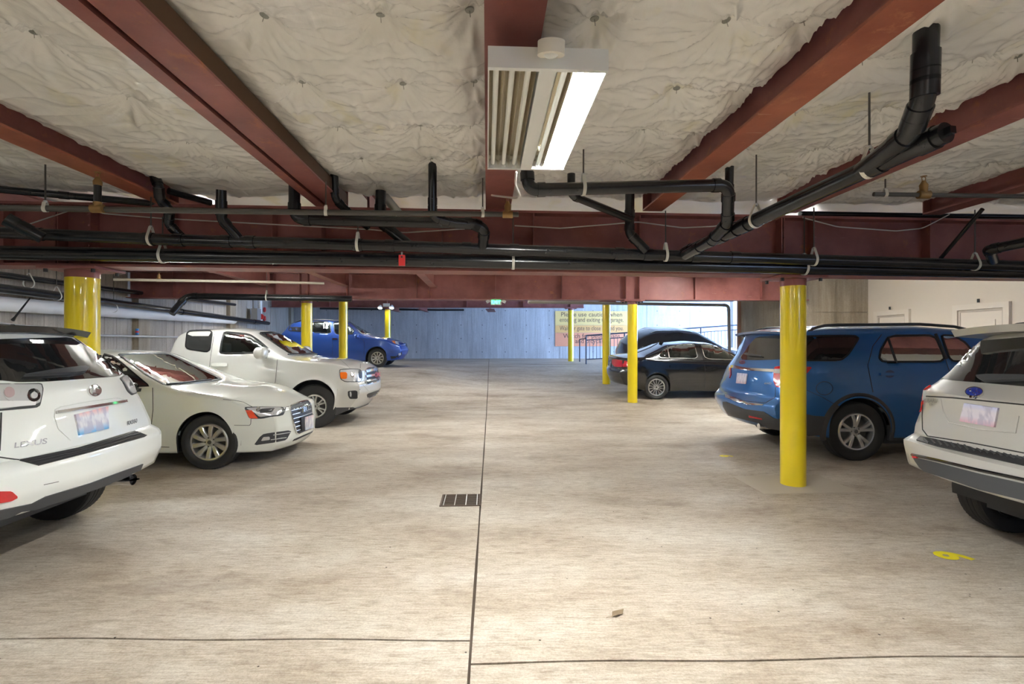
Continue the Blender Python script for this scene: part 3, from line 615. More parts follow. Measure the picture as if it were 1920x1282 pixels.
# twin spot lamp on the far left column
tw = thing('twin_spot_lamp', 'twin head emergency lamp glowing on top of the far left column', 'lamp', (-5.47, 22.1, 3.0))
obj('battery_box', box(-.14, .14, -.06, .0, .06, .2), WHT, tw)
for s in (-1, 1):
    h = obj('lamp_head', xf(lathe([(.03, 0), (.10, .10), (.11, .16)], 16), Matrix.Translation((s*.25, -.06, .12)) @ Matrix.Rotation(PI-.5, 4, 'X')), WHT, tw, True)
    obj('bulb', xf(lathe([(0, -.06), (.06, -.04), (.08, 0), (0, .03)], 12), Matrix.Translation((s*.25, -.14, .02))), nmat('warm_bulb', (1,1,1), .5, emit=(1,.97,.88), es=60), h, True)
ex = thing('exit_sign', 'small white exit sign with green lettering under the second girder', 'exit sign', P(930, 567, 12.3))
obj('sign_box', box(-.13, .13, -.02, .02, -.06, .06), WHT, ex)
v, f = text_mesh('EXIT', .11, 'CENTER', .004); o = obj('lettering', ([(a, 0, b) for a, b, _ in v], f), nmat('green_glow', (.05,.8,.3), .5, emit=(.05,1,.35), es=2.5), ex); o.location = (0, -.022, -.03)
for s in (-1, 1): obj('lamp_head', xf(box(-.05, .05, -.03, .03, -.035, .035), Matrix.Translation((s*.19, 0, .03)) @ Matrix.Rotation(s*.5, 4, 'Y')), WHT, ex)

# ------------------------------------------------------------------ caution sign, railing, wall bits
def bw(x): return 26.0+.0372*(x+11.9)-.02
sgn = thing('caution_sign', 'large yellow and orange caution sign with five lines of dark lettering on the back wall', 'sign')
def sp(x, y): u = (x-CX)/FPX; Y = (bw(0))/(1-.0372*u); p = P(x, y, Y); return p
a, b = sp(1041, 583), sp(1177, 649); dx = (b-a); ux = Vector((b.x-a.x, b.y-a.y, 0)); Wd = ux.length; ux.normalize(); Hh = a.z-b.z
sgn.location = (a.x, a.y, b.z); sgn.rotation_euler = (0, 0, math.atan2(ux.y, ux.x))
SY = nmat('sign_yellow', (.80,.56,.20), .5); SO = nmat('sign_orange', (.78,.43,.14), .5); SR = nmat('sign_coral', (.80,.32,.17), .5); SD = nmat('sign_ink', (.13,.07,.05), .6)
for m_, z0, z1 in ((SR, 0, .38), (SO, .385, .60), (SY, .605, 1.0)): obj('sign_panel', box(0, Wd, -.03, 0, z0*Hh, z1*Hh), m_, sgn)
for s, z, sz in (('Please use caution when', .845, .33), ('entering and exiting the garage.', .695, .33), ('Wait for gate to close behind you.', .455, .33), ('Watch for pedestrians', .235, .33), ('and bicyclists', .09, .33)):
    v, f = text_mesh(s, sz, 'CENTER', .0); mx = max(abs(p[0]) for p in v)*2; k = min(1, Wd*.88/mx)
    obj('lettering', ([(Wd/2+p[0]*k, -.034, z*Hh+p[1]) for p in v], f), SD, sgn)
rl = thing('ramp_railing', 'dark metal guard railing climbing a ramp in front of the back wall', 'railing')
r0, r1 = P(1099, 681, 20.7), P(1385, 664, 20.9); t0, t1 = P(1099, 629, 20.7), P(1385, 609, 20.9)
obj('top_rail', cyl(t0, t1, .03, 8), RAILM, rl); obj('mid_rail', cyl(t0.lerp(r0, .16), t1.lerp(r1, .16), .018, 8), RAILM, rl); obj('bottom_rail', cyl(t0.lerp(r0, .86), t1.lerp(r1, .86), .02, 8), RAILM, rl)
for i in range(5): obj('post', cyl(r0.lerp(r1, i/4)-Vector((0,0,.05)), t0.lerp(t1, i/4), .03, 8), RAILM, rl)
for i in range(44):
    if i % 11: k = i/44; obj('baluster', cyl(r0.lerp(r1, k).lerp(t0.lerp(t1, k), .14), r0.lerp(r1, k).lerp(t0.lerp(t1, k), .84), .011, 6), RAILM, rl)
obj('end_rail', join(cyl(P(1087, 678, 21.2), P(1087, 636, 21.2), .025, 8), cyl(P(1087, 636, 21.2), t0-Vector((0,0,.12)), .022, 8)), RAILM, rl)
can = thing('drink_can', 'blue and red drinks can standing on the low wall conduit', 'can', W(257, 630, .21)+Vector((0, 0, .03)))
obj('can_body', lathe([(.028, 0), (.034, .012), (.034, .13), (.027, .145)], 16), BLUEC, can, True); obj('can_band', lathe([(.0345, .05), (.0345, .09)], 16), REDV, can, True); obj('can_lid', lathe([(0, .145), (.027, .145), (.026, .149), (0, .147)], 16), GALV, can)
vs = thing('valve_station', 'white standpipe with red valves on the left wall beside the pickup', 'valve', W(488, 606, .3), (0, 0, math.atan2(1, -.17)))
obj('standpipe', cyl((0,0,0), (0,0,.9), .07, 14), WHT, vs, True)
for z in (.2, .55): obj('valve_wheel', cyl((.10,-.1,z), (.13,-.14,z), .10, 14), REDV, vs, True); 
obj('pump_body', join(box(-.75, -.3, -.12, .1, .12, .55), box(-.3, 0, -.03, .03, .25, .32)), nmat('grey_pump', (.3,.29,.27), .6), vs)
obj('pump_flange', cyl((-.3,-.1,.25), (-.26,-.1,.25), .12, 14), REDV, vs)

# ------------------------------------------------------------------ cars
def chaikin(p, it=2, k=.13):
    for _ in range(it):
        q = []
        for i in range(len(p)):
            a, b = p[i], p[(i+1) % len(p)]; q += [(a[0]*(1-k)+b[0]*k, a[1]*(1-k)+b[1]*k), (a[0]*k+b[0]*(1-k), a[1]*k+b[1]*(1-k))]
        p = q
    return p
def inset(p, d):
    n = len(p); ar = sum(p[i][0]*p[(i+1) % n][1]-p[(i+1) % n][0]*p[i][1] for i in range(n)); s = 1 if ar > 0 else -1; out = []
    for i in range(n):
        a, b, c = Vector(p[i-1]), Vector(p[i]), Vector(p[(i+1) % n]); e1 = (b-a); e2 = (c-b)
        if e1.length < 1e-6 or e2.length < 1e-6: out.append(tuple(b)); continue
        e1.normalize(); e2.normalize(); nn = Vector((-e1.y-e2.y, e1.x+e2.x))
        if nn.length < 1e-4: out.append(tuple(b)); continue
        nn.normalize(); out.append(tuple(b+nn*s*d))
    return out
def inpoly(px, py, poly):
    r = np.zeros(px.shape, bool); n = len(poly); j = n-1
    for i in range(n):
        xi, yi = poly[i]; xj, yj = poly[j]
        c = ((yi > py) != (yj > py)) & (px < (xj-xi)*(py-yi)/((yj-yi) if abs(yj-yi) > 1e-9 else 1e-9)+xi); r ^= c; j = i
    return r
def tess(poly, step, ring=None):
    bm = bmesh.new()
    if ring is None:
        f = bm.faces.new([bm.verts.new((x, y, 0)) for x, y in poly]); bmesh.ops.triangulate(bm, faces=[f])
    else:
        a = [bm.verts.new((x, y, 0)) for x, y in poly]; b = [bm.verts.new((x, y, 0)) for x, y in ring]; n = len(a)
        for i in range(n): bm.faces.new((a[i], a[(i+1) % n], b[(i+1) % n], b[i]))
    xs = [v.co.x for v in bm.verts]; ys = [v.co.y for v in bm.verts]
    for ax, lo, hi in ((0, min(xs), max(xs)), (1, min(ys), max(ys))):
        k = lo+step
        while k < hi:
            co = (k, 0, 0) if ax == 0 else (0, k, 0); no = (1, 0, 0) if ax == 0 else (0, 1, 0)
            bmesh.ops.bisect_plane(bm, geom=bm.verts[:]+bm.edges[:]+bm.faces[:], plane_co=co, plane_no=no); k += step
    bm.verts.index_update(); v = [tuple(q.co) for q in bm.verts]; f = [tuple(q.index for q in fc.verts) for fc in bm.faces]
    be = [(e.verts[0].index, e.verts[1].index) for e in bm.edges if len(e.link_faces) == 1]; bm.free(); return v, f, be

class Car:
    def __init__(s, name, label, cat, axle, wpos, theta, S, paint):
        s.S = S; s.paint = paint; ct, st = math.cos(theta), math.sin(theta)
        ox, oy = wpos[0]-axle*ct, wpos[1]-axle*st; cyy = oy+S['L']/2*st; cxx = ox+S['L']/2*ct; z = fz(cyy, cxx)
        slope = (fz(cyy+.7, cxx)-fz(cyy-.7, cxx))/1.4
        s.root = thing(name, label, cat, (ox, oy, z), (math.atan(slope)*(1 if ct > 0 else -1), 0, theta), 'parked vehicles')
        s.mw = Matrix.LocRotScale(s.root.location, s.root.rotation_euler, None); s.mi = s.mw.inverted(); s.campos = s.mi @ Vector((0, 0, CAMH))
        s.build_body(); s.cuts = []
    def top(s, x): return np.interp(x, [p[0] for p in s.S['top']], [p[1] for p in s.S['top']])
    def build_body(s):
        S = s.S; Lc, Wc = S['L'], S['W']/2; R = S['R']; Ra = S.get('Ra', R+.055)
        xs = set(np.linspace(0, Lc, int(Lc/.035)).tolist())
        for xa in S['ax']:
            xs |= set((xa+Ra*np.sin(np.linspace(-PI/2, PI/2, 41))).tolist()) | {xa-Ra-.004, xa+Ra+.004}
        xs |= set((np.linspace(0, 1, 8)**2*.12).tolist()) | set((Lc-np.linspace(0, 1, 8)**2*.12).tolist())
        xs = np.array(sorted(x for x in xs if 0 <= x <= Lc)); xs = xs[np.concatenate([[True], np.diff(xs) > .0015])]
        # smooth the top profile
        tx = np.linspace(0, Lc, 500); tz = np.interp(tx, [p[0] for p in S['top']], [p[1] for p in S['top']]); k = S.get('sm', 14)
        ker = np.hanning(k*2+3)[1:-1]; ker /= ker.sum(); tz = np.convolve(np.pad(tz, len(ker)//2, 'edge'), ker, 'valid')[:500]
        zt = np.interp(xs, tx, tz)
        belt = np.minimum(np.interp(xs, [p[0] for p in S['belt']], [p[1] for p in S['belt']]), zt-.075)
        sill = np.interp(xs, [p[0] for p in S['sill']], [p[1] for p in S['sill']]); zb = sill.copy()
        for xa in S['ax']:
            d2 = Ra*Ra-(xs-xa)**2; zb = np.where(d2 > 0, np.maximum(zb, R+np.sqrt(np.maximum(d2, 0))), zb)
        dr = xs; df = Lc-xs; cr, cf = S.get('cr', .14), S.get('cf', .2); ar, af = S.get('ar', .8), S.get('af', .9)
        plan = 1-cr*np.clip(1-dr/ar, 0, 1)**2.6-cf*np.clip(1-df/af, 0, 1)**2.4
        n1, n2, n3 = 26, 12, 12
        t1 = np.linspace(0, 1, n1); t2 = np.linspace(0, 1, n2+1)[1:]; t3 = np.linspace(0, 1, n3+1)[1:]
        th = math.tan(math.radians(S.get('tumble', 20))); fl = S.get('flare', .015)
        secY, secZ = [], []
        for i, x in enumerate(xs):
            zl = zb[i]+(belt[i]-zb[i])*t1
            fzp = np.interp(zl, [.15, .32, .45, .62, .80, 1.0, 1.25], S.get('side', [.935, .965, .985, .998, 1.0, .985, .955]))
            yl = Wc*plan[i]*fzp
            for xa in S['ax']: 
                dd = np.hypot(x-xa, zl-R)-Ra; yl = yl+fl*np.exp(-np.clip(dd, 0, 9)/.05)*(np.abs(x-xa) < Ra*1.5)
            crown = min(S.get('crown', .05)+.02*0, max(.03, (zt[i]-belt[i])*.5)); ze = zt[i]-crown
            yb = yl[-1]; ye = yb-max(0, ze-belt[i])*th-.02*min(1, (ze-belt[i])/.1)
            hood = (zt[i]-belt[i]) < .16
            zg = belt[i]+(ze-belt[i])*t2; yg = yb+(ye-yb)*(t2**1.25)
            yr = ye*(1-t3); zr = ze+crown*(1-(1-t3)**2.2)
            Y = np.concatenate([yl, yg, yr]); Z = np.concatenate([zl, zg, zr])
            for _ in range(4):
                Y[1:-1] = .25*Y[:-2]+.5*Y[1:-1]+.25*Y[2:]; Z[1:-1] = .25*Z[:-2]+.5*Z[1:-1]+.25*Z[2:]
            secY.append(Y); secZ.append(Z)
        Y = np.array(secY); Z = np.array(secZ); X = np.repeat(xs[:, None], Y.shape[1], 1)
        ns, k = Y.shape
        def remap(X, Y, Z):
            B, Bf = S.get('B', 1.3), S.get('Bf', .9)
            rz = np.interp(Z, [p[0] for p in S['rear']], [p[1] for p in S['rear']]); fzr = np.interp(Z, [p[0] for p in S['front']], [p[1] for p in S['front']])
            cv = (np.abs(Y)/Wc)**2
            X2 = X+(rz+S.get('rb', .10)*cv*(1+S.get('rk', 1.4)*np.clip((Z-.85)/.45, 0, 1)+S.get('rl', 1.5)*np.clip((.72-Z)/.25, 0, 1)))*np.clip(1-X/B, 0, 1)**1.4
            return X2-(fzr+S.get('fb', .22)*cv)*np.clip(1-(Lc-X)/Bf, 0, 1)**1.4
        s.remap = remap
        V = []; F = []
        Xr = remap(X, Y, Z)
        left = np.stack([Xr, Y, Z], -1); right = np.stack([Xr, -Y, Z], -1)
        idl = np.arange(ns*k).reshape(ns, k); idr = idl+ns*k; idr[:, -1] = idl[:, -1]
        V = np.concatenate([left.reshape(-1, 3), right.reshape(-1, 3)])
        fl_ = np.stack([idl[:-1,:-1], idl[:-1,1:], idl[1:,1:], idl[1:,:-1]], -1).reshape(-1, 4)
        fr_ = np.stack([idr[:-1,:-1], idr[1:,:-1], idr[1:,1:], idr[:-1,1:]], -1).reshape(-1, 4)
        F = [tuple(q) for q in np.concatenate([fl_, fr_]).tolist()]; V = V.tolist()
        # end faces: rows across the car
        nc = 15
        for e, flip in ((0, False), (ns-1, True)):
            rows = []
            for j in range(k-1):
                y, z, x = Y[e, j], Z[e, j], xs[e]; row = [int(idl[e, j])]
                ys = np.linspace(y, -y, nc*2+1)[1:-1]; xx = remap(np.full(ys.shape, x), ys, np.full(ys.shape, z))
                for a, b in zip(xx, ys): V.append([float(a), float(b), float(z)]); row.append(len(V)-1)
                row.append(int(idr[e, j])); rows.append(row)
            for j in range(k-2):
                for q in range(len(rows[0])-1):
                    f = (rows[j][q], rows[j][q+1], rows[j+1][q+1], rows[j+1][q]); F.append(f if not flip else f[::-1])
            tip = int(idl[e, -1]); r = rows[-1]
            for q in range(len(r)-1): f = (r[q], r[q+1], tip); F.append(f if not flip else f[::-1])
        s.V = [Vector(v) for v in V]; s.F = F; s.bvh = BVHTree.FromPolygons(s.V, F)
    def ray(s, px, py):
        d = (s.mi.to_3x3() @ Vector(((px-CX)/FPX, 1, -(py-CY)/FPX))).normalized()
        return s.bvh.ray_cast(s.campos, d), d
    def proj(s, v):
        p = s.mw @ Vector(v); return CX+FPX*p.x/p.y, CY-FPX*(p.z-CAMH)/p.y
    def drop(s, vs, off):
        hits = []; last = None
        for (x, y, *_) in vs:
            (loc, n, i, dist), d = s.ray(x, y)
            if loc is None: hits.append(None); continue
            if n.dot(d) > 0: n = -n
            hits.append((loc, n, dist))
        ds = [h[2] for h in hits if h]; md = sorted(ds)[len(ds)//2] if ds else 6
        P_, N_ = [], []
        for (x, y, *_), h in zip(vs, hits):
            if h is None or h[2] > md+2.2:
                d = s.ray(x, y)[1]; best = None
                for q in np.linspace(md-.9, md+1.2, 22):
                    r = s.bvh.find_nearest(s.campos+d*float(q))
                    if r[0] is not None and (best is None or r[3] < best[3]): best = r
                loc, n = best[0], best[1]
                if n.dot(d) > .2: n = -n
                h = (loc, n, md)
            P_.append(h[0]+h[1]*off); N_.append(h[1])
        return P_, N_
    def shell(s, name, t, off, mat, parent=None, mirror=False, smooth=True):
        v, f, be = t; p, n = s.drop(v, off); q = [a-b*(off+.012) for a, b in zip(p, n)]; m = len(p)
        bi = {}; V = list(p)
        for a, b in be:
            for c in (a, b):
                if c not in bi: bi[c] = len(V); V.append(q[c])
        F = list(f)+[(a, b, bi[b], bi[a]) for a, b in be]
        o = obj(name, (V, F), mat, parent or s.root, smooth, 35)
        if mirror: obj(name, ([(a[0], -a[1], a[2]) for a in V], [t_[::-1] for t_ in F]), mat, parent or s.root, smooth, 35)
        return o
    def patch(s, name, poly, mat, off=.004, rnd=2, step=12, parent=None, mirror=False):
        if rnd: poly = chaikin(poly, rnd)
        return s.shell(name, tess(poly, step), off, mat, parent, mirror)
    def ring(s, name, poly, wpx, mat, off=.006, rnd=2, step=12, parent=None, mirror=False):
        if rnd: poly = chaikin(poly, rnd)
        return s.shell(name, tess(poly, step, inset(poly, wpx)), off, mat, parent, mirror)
    def window(s, name, poly, glass, wpx=3, clear=True, mirror=True, frame=FRIT, rnd=2):
        g = s.patch(name, poly, glass, .004, rnd, 12, None, mirror)
        s.ring('window_trim', poly, wpx, frame, .007, rnd, 12, g, False)
        if clear: s.cuts.append((inset(chaikin(poly, rnd), wpx*.65), mirror))
        return g
    def seam(s, pts, r=.004, mat=SEAM, name='panel_gap', parent=None, off=.0005):
        dense = []
        for a, b in zip(pts, pts[1:]):
            n = max(2, int(math.dist(a, b)/6)); dense += [(a[0]+(b[0]-a[0])*i/n, a[1]+(b[1]-a[1])*i/n) for i in range(n)]
        dense.append(pts[-1]); p, n = s.drop(dense, off); return obj(name, tube(p, r, 6), mat, parent or s.root, True)
    def text(s, name, txt, o, ux, uy, mat, off=.004, parent=None):
        v, f = text_mesh(txt, 1.0, 'LEFT', .012); mx = max(p[0] for p in v); my = .70
        px = [(o[0]+p[0]/mx*ux[0]+p[1]/my*uy[0], o[1]+p[0]/mx*ux[1]+p[1]/my*uy[1]) for p in v]
        P_, N_ = s.drop(px, off); return obj(name, (P_, f), mat, parent or s.root)
    def ell(s, c, rx, ry, n=24): return [(c[0]+rx*math.cos(2*PI*i/n), c[1]+ry*math.sin(2*PI*i/n)) for i in range(n)]
    def finish(s, rails=None, seats=(), spoiler=None):
        S = s.S; F = s.F
        cen = np.array([sum((s.V[i] for i in f), Vector())/len(f) for f in F]); keep = np.ones(len(F), bool)
        for poly, mir in s.cuts:
            for sg in ((1, -1) if mir else (1,)):
                loc = cen*np.array([1, sg, 1]); W3 = loc @ np.array(s.mw.to_3x3()).T+np.array(s.mw.translation)
                px = CX+FPX*W3[:, 0]/W3[:, 1]; py = CY-FPX*(W3[:, 2]-CAMH)/W3[:, 1]
                ins = inpoly(px, py, poly); idx = np.nonzero(ins)[0]
                for i in idx:
                    v0, v1, v2 = (s.V[j] for j in F[i][:3]); n = (v1-v0).cross(v2-v0); p = Vector(loc[i]); n = Vector((n.x, n.y*sg, n.z))*1
                    d = (p-s.campos); dist = d.length; h = s.bvh.ray_cast(s.campos, d.normalized())
                    if h[0] is not None and abs(h[3]-dist) < .05: keep[i] = False
        F2 = [f for f, k in zip(F, keep) if k]
        body = obj('body', ([tuple(v) for v in s.V], F2), s.paint, s.root, True, 50); body.data.materials.append(INNER)
        md = body.modifiers.new('lining', 'SOLIDIFY'); md.thickness = .018; md.offset = -1; md.material_offset = 1; md.material_offset_rim = 1
        # underside and wheel housings
        W2 = S['W']/2; z0 = S.get('under', .2)
        R = S['R']; Ra = S.get('Ra', R+.055); xa, xb = S['ax']
        obj('underbody', join(box(.5, xa-Ra, -W2+.40, W2-.40, z0+.14, z0+.35), box(xa-Ra, xa+Ra, -W2+.36, W2-.36, z0+.06, R+Ra), box(xa+Ra, xb-Ra, -W2+.10, W2-.10, z0, z0+.2), box(xb-Ra, xb+Ra, -W2+.36, W2-.36, z0, R+Ra), box(xb+Ra, S['L']-.5, -W2+.35, W2-.35, z0+.08, z0+.28)), DARK, s.root)
        for ax in S['ax']:
            for sg in (-1, 1):
                V = []; Fq = []
                for i in range(25):
                    a = PI*i/24*1.1-.15; r = Ra-.004
                    for y in (W2*.93, W2-.36): V.append((ax+r*math.cos(a), sg*y, max(.12, R+r*math.sin(a))))
                for i in range(24): Fq.append((i*2, i*2+1, i*2+3, i*2+2))
                obj('wheel_housing', (V, Fq), DARK, s.root, True)
        s.wheels()
        if spoiler: s.spoiler(**spoiler)
        for (x0, x1, y, h, m_) in (rails or []):
            for sg in (-1, 1):
                pts = []
                for t in np.linspace(0, 1, 16):
                    x = x0+(x1-x0)*t; hz = s.bvh.ray_cast(Vector((x, sg*y, 3)), Vector((0, 0, -1)))
                    z = hz[0].z if hz[0] else 1.6; pts.append(Vector((x, sg*y, z+h*(min(1, min(t, 1-t)*9))-.01)))
                obj('roof_rail', tube(pts, .02, 8), m_, s.root, True)
        for (x, y, hgt) in seats:
            st = obj('seat', join(box(x-.28, x+.25, y-.25, y+.25, .38, .58), xf(box(-.07, .07, -.24, .24, 0, .62), Matrix.Translation((x-.26, y, .5)) @ Matrix.Rotation(-.28, 4, 'Y'))), SEAT, s.root)
            bv = st.modifiers.new('round', 'BEVEL'); bv.width = .05; bv.segments = 3
            hr = obj('headrest', box(x-.50, x-.40, y-.13, y+.13, hgt-.2, hgt), SEAT, st); bv = hr.modifiers.new('round', 'BEVEL'); bv.width = .04; bv.segments = 3
        return s
    def spoiler(s, x0=.5, x1=.95, hw=.62, z=1.66, dz=.03, th=.045, mat=GLOSSB, drop=.03):
        V = []; F = []; n = 16
        for i in range(n+1):
            y = -hw+2*hw*i/n; q = (y/hw)**2; xr = x0+.10*q; zz = z-.035*q
            V += [(xr, y, zz-dz), (x1, y, zz+dz*.3), (x1, y, zz-th-.05), (xr+.03, y, zz-dz-th)]
        for i in range(n):
            for k in range(4): F.append((i*4+k, i*4+4+k, i*4+4+(k+1) % 4, i*4+(k+1) % 4))
        F += [(3, 2, 1, 0), tuple(n*4+k for k in range(4))]
        return obj('roof_spoiler', (V, F), mat, s.root, True, 40)
    def mirror_cap(s, p, mat, sx=.11, sy=.19, sz=.14, arm=True):
        for sg in (1, -1):
            v, f = lathe([(0, -1)]+[(math.cos(a), math.sin(a)) for a in np.linspace(-1.2, 1.2, 9)]+[(0, 1)], 16)
            v = [(p[0]+math.copysign(abs(a[0])**.6, a[0])*sx/2, sg*(p[1])+math.copysign(abs(a[1])**.6, a[1])*sy/2, p[2]+a[2]*sz/2) for a in v]
            o = obj('wing_mirror', (v, f), mat, s.root, True)
            if arm: obj('mirror_arm', box(p[0]-.02, p[0]+.05, sg*p[1]-.12 if sg > 0 else -p[1]+.02, sg*p[1]-.02 if sg > 0 else -p[1]+.12, p[2]-sz*.45, p[2]-sz*.15), DARK, o)
    def wheels(s):
        S = s.S; R = S['R']; rr = S.get('rim', R*.66); tw = .215; W2 = S['W']/2
        prof = [(rr-.01, -.07), (rr+.005, -.085), (rr+.03, -.10), (R-.05, -.105), (R-.018, -.098), (R-.004, -.085), (R, -.06), (R-.004, -.038), (R, -.034), (R, -.004), (R-.006, 0), (R, .004), (R, .034), (R-.004, .038), (R, .06), (R-.004, .085), (R-.018, .098), (R-.05, .105), (rr+.02, .10), (rr-.01, .08)]
        n = 48; tv, tf = lathe(prof, n, True)
        lug = []
        for i in range(60):
            a = 2*PI*i/60
            for sg in (-1, 1):
                b = box(-.004, .004, -.006, .003, -.010, .010); lug.append(xf(b, Matrix.Rotation(a, 4, 'Z') @ Matrix.Translation((0, R-.005, sg*.074))))
        tv, tf = join((tv, tf), *lug)
        X90 = Matrix.Rotation(PI/2, 4, 'X')          # axis Z -> -Y : outer face (z=-.1...) 
        flat = lambda v: (v[0], v[1], v[2])
        tyre = xf((tv, tf), X90); tyre = ([(a.x, a.y, max(a.z, -R+.008)) for a in tyre[0]], tyre[1])
        # rim: outer face towards -Y
        parts = [lathe([(rr, .09), (rr, -.082), (rr-.012, -.094), (rr-.028, -.09), (rr-.034, -.07), (rr-.036, .085)], n)]
        rimv = [parts[0][0], [f for f in parts[0][1] if len(f) == 4]]
        sp = []; kind = S.get('spk', ('single', 10, .034, .05))
        def spoke(a, w0, w1, skew=0, r0=.05, r1=rr-.02, d0=-.062, d1=-.082):
            nseg = 5; V = []; F = []
            for i in range(nseg+1):
                t = i/nseg; r = r0+(r1-r0)*t; w = (w0+(w1-w0)*t)/2; z = d0+(d1-d0)*t-.012*math.sin(PI*t); an = skew*t*(1 if True else 0)
                for xx, zz in ((-w, z+.028), (-w*.9, z+.004), (-w*.6, z-.004), (w*.6, z-.004), (w*.9, z+.004), (w, z+.028)):
                    p = Vector((xx, r, zz)); p.rotate(Matrix.Rotation(an, 3, 'Z')); V.append(tuple(p))
            for i in range(nseg):
                for k in range(5): F.append((i*6+k, i*6+k+1, i*6+7+k, i*6+6+k))
            return xf((V, F), Matrix.Rotation(a, 4, 'Z'))
        if kind[0] == 'single':
            for i in range(kind[1]): sp.append(spoke(2*PI*i/kind[1], kind[2], kind[3], kind[4] if len(kind) > 4 else 0))
        else:
            for i in range(kind[1]):
                for e in (-1, 1): sp.append(spoke(2*PI*i/kind[1]+e*kind[4], kind[2], kind[3], e*kind[5]))
        hub = lathe([(0, -.078), (.030, -.078), (.033, -.070), (.062, -.066), (.075, -.04), (.07, 0)], 24)
        rim = xf(join((rimv[0], rimv[1]), hub, *sp), X90)
        bolts = xf(join(*[cyl((.055*math.cos(2*PI*i/5), .055*math.sin(2*PI*i/5), -.069), (.055*math.cos(2*PI*i/5), .055*math.sin(2*PI*i/5), -.066), .011, 8) for i in range(5)], lathe([(0, -.081), (.024, -.08), (.025, -.076)], 16)), X90)
        disc = xf(join(lathe([(.05, -.02), (rr*.72, -.02), (rr*.72, 0), (.05, 0)], 28), lathe([(0, .03), (rr-.03, .03), (rr-.03, .05), (0, .05)], 28)), X90)
        # X90 maps z -> y with sign: z=-.09 -> y=+.09 ; flip so the outer face looks to -Y
        fl = Matrix.Rotation(PI, 4, 'Z')
        tyre = xf(tyre, fl); rim = xf(rim, fl); bolts = xf(bolts, fl); disc = xf(disc, fl)
        first = None
        for ax in S['ax']:
            for sg in (-1, 1):
                rot = (0, 0, 0) if sg < 0 else (0, 0, PI); loc = (ax, sg*(W2-.125), R-.008)
                if first is None:
                    t = obj('tyre', tyre, RUB, s.root, True, 30); r = obj('rim', rim, S.get('rimm', RIM), t, True, 35); b = obj('wheel_bolts', bolts, DISC, t, True); dd = obj('brake_disc', disc, DISC, t, True)
                    t.location = loc; t.rotation_euler = rot; first = (t, r, b, dd)
                else:
                    t = inst(first[0], s.root, loc, rot)
                    for q in first[1:]: inst(q, t)

PAINT = dict(white=m_paint('white_car_paint', (.80,.82,.79), 0, .35), pearl=m_paint('ivory_car_paint', (.80,.82,.75), 0, .3), silverw=m_paint('pale_silver_paint', (.66,.66,.63), .35, .35),
             blue=m_paint('blue_metallic_paint', (.016,.13,.40), .4, .35), royal=m_paint('royal_blue_paint', (.018,.075,.36), .35, .35), black=m_paint('black_car_paint', (.006,.006,.007), .0, .2),
             grey=m_paint('dark_grey_paint', (.035,.035,.038), .4, .35), silver=m_paint('champagne_silver_paint', (.60,.59,.56), .35, .35))
H1, H2 = ANG, PI+ANG
fA, fA1, fB, fB1, fB2 = zm(0, 690, 4.137), zm(0, 540, 2.7875), zm(180, 580, 3.2), zm(440, 740, 9.156), zm(610, 680, 10.683)
fC, fD, fD2, fE, fE2, fG = zm(480, 540, 6), zm(1000, 540, 4.571), zm(1120, 620, 8.544), zm(1340, 560, 3.0517), zm(1350, 640, 7.538), zm(1680, 580, 3.204)
def lamp(c, name, poly, outer, inner, wpx, **kw):
    o = c.patch(name, poly, outer, .005, 1, 10, **kw)
    c.patch('lens', inset(poly, wpx), inner, .010, 1, 10, parent=o); return o
P_WA = m_plate('washington_plate', (.74,.74,.78), (.12,.42,.75), (.80,.45,.45)); P_OR = m_plate('oregon_plate', (.74,.70,.80), (.72,.45,.55), (.60,.62,.85)); P_W2 = m_plate('pale_plate', (.78,.76,.76), (.6,.68,.78), (.78,.6,.6))

# --- white SUV, tail to the aisle (far left)
S = dict(L=4.74, W=1.845, R=.362, ax=(.98, 3.70), top=[(0,1.62),(.35,1.655),(1,1.70),(2,1.71),(2.8,1.63),(3.6,1.13),(3.8,1.08),(4.4,.96),(4.74,.80)], belt=[(0,1.22),(1.2,1.10),(3.5,.98),(4.74,.85)],
         sill=[(0,.47),(.35,.44),(.6,.30),(4.0,.22),(4.74,.28)], rear=[(.2,.16),(.45,.05),(.6,.0),(.76,.02),(.80,.10),(1.0,.13),(1.2,.18),(1.27,.24),(1.6,.60),(1.8,.66)], front=[(.2,.1),(.5,0),(.8,.12),(1.0,.3)], cr=.15, rb=.12, tumble=19, B=1.5, side=[.90,.93,.97,.998,1.0,.955,.885], rl=.3, rk=1.2)
c = Car('suv', 'white SUV with its tail to the aisle at the far left edge', 'suv', 0, (-2.93, 3.66), H2, S, PAINT['white'])
c.patch('rear_window', fA1([(-300,285),(0,268),(200,262),(365,258),(420,290),(520,345),(600,395),(652,440),(620,462),(400,478),(230,490),(100,492),(0,482),(-300,470)]), PRIV, .004, 1)
t = c.patch('tail_lamp', fA([(-260,130),(0,122),(170,122),(322,118),(336,165),(310,290),(280,308),(0,332),(-260,350)]), DARK, .004, 1)
c.patch('lens', fA([(-250,142),(0,132),(170,132),(312,130),(322,170),(298,280),(0,320),(-250,335)]), LENSC, .010, 1, parent=t)
for (x, y, r, m_) in ((85, 195, 68, LENSC), (250, 215, 52, CHROME), (60, 195, 40, nmat('pink_lens', (.66,.50,.50), .15, .3, coat=1)), (250, 215, 26, LENSC)):
    c.patch('reflector', fA(c.ell((x, y), r, r*.95, 16)), m_, .014 if r > 50 else .018, 0, parent=t)
c.patch('reverse_lamp', fA([(-240,268),(0,258),(270,256),(262,290),(0,312),(-240,328)]), nmat('white_lens', (.80,.80,.80), .2, coat=1), .014, 0, parent=t)
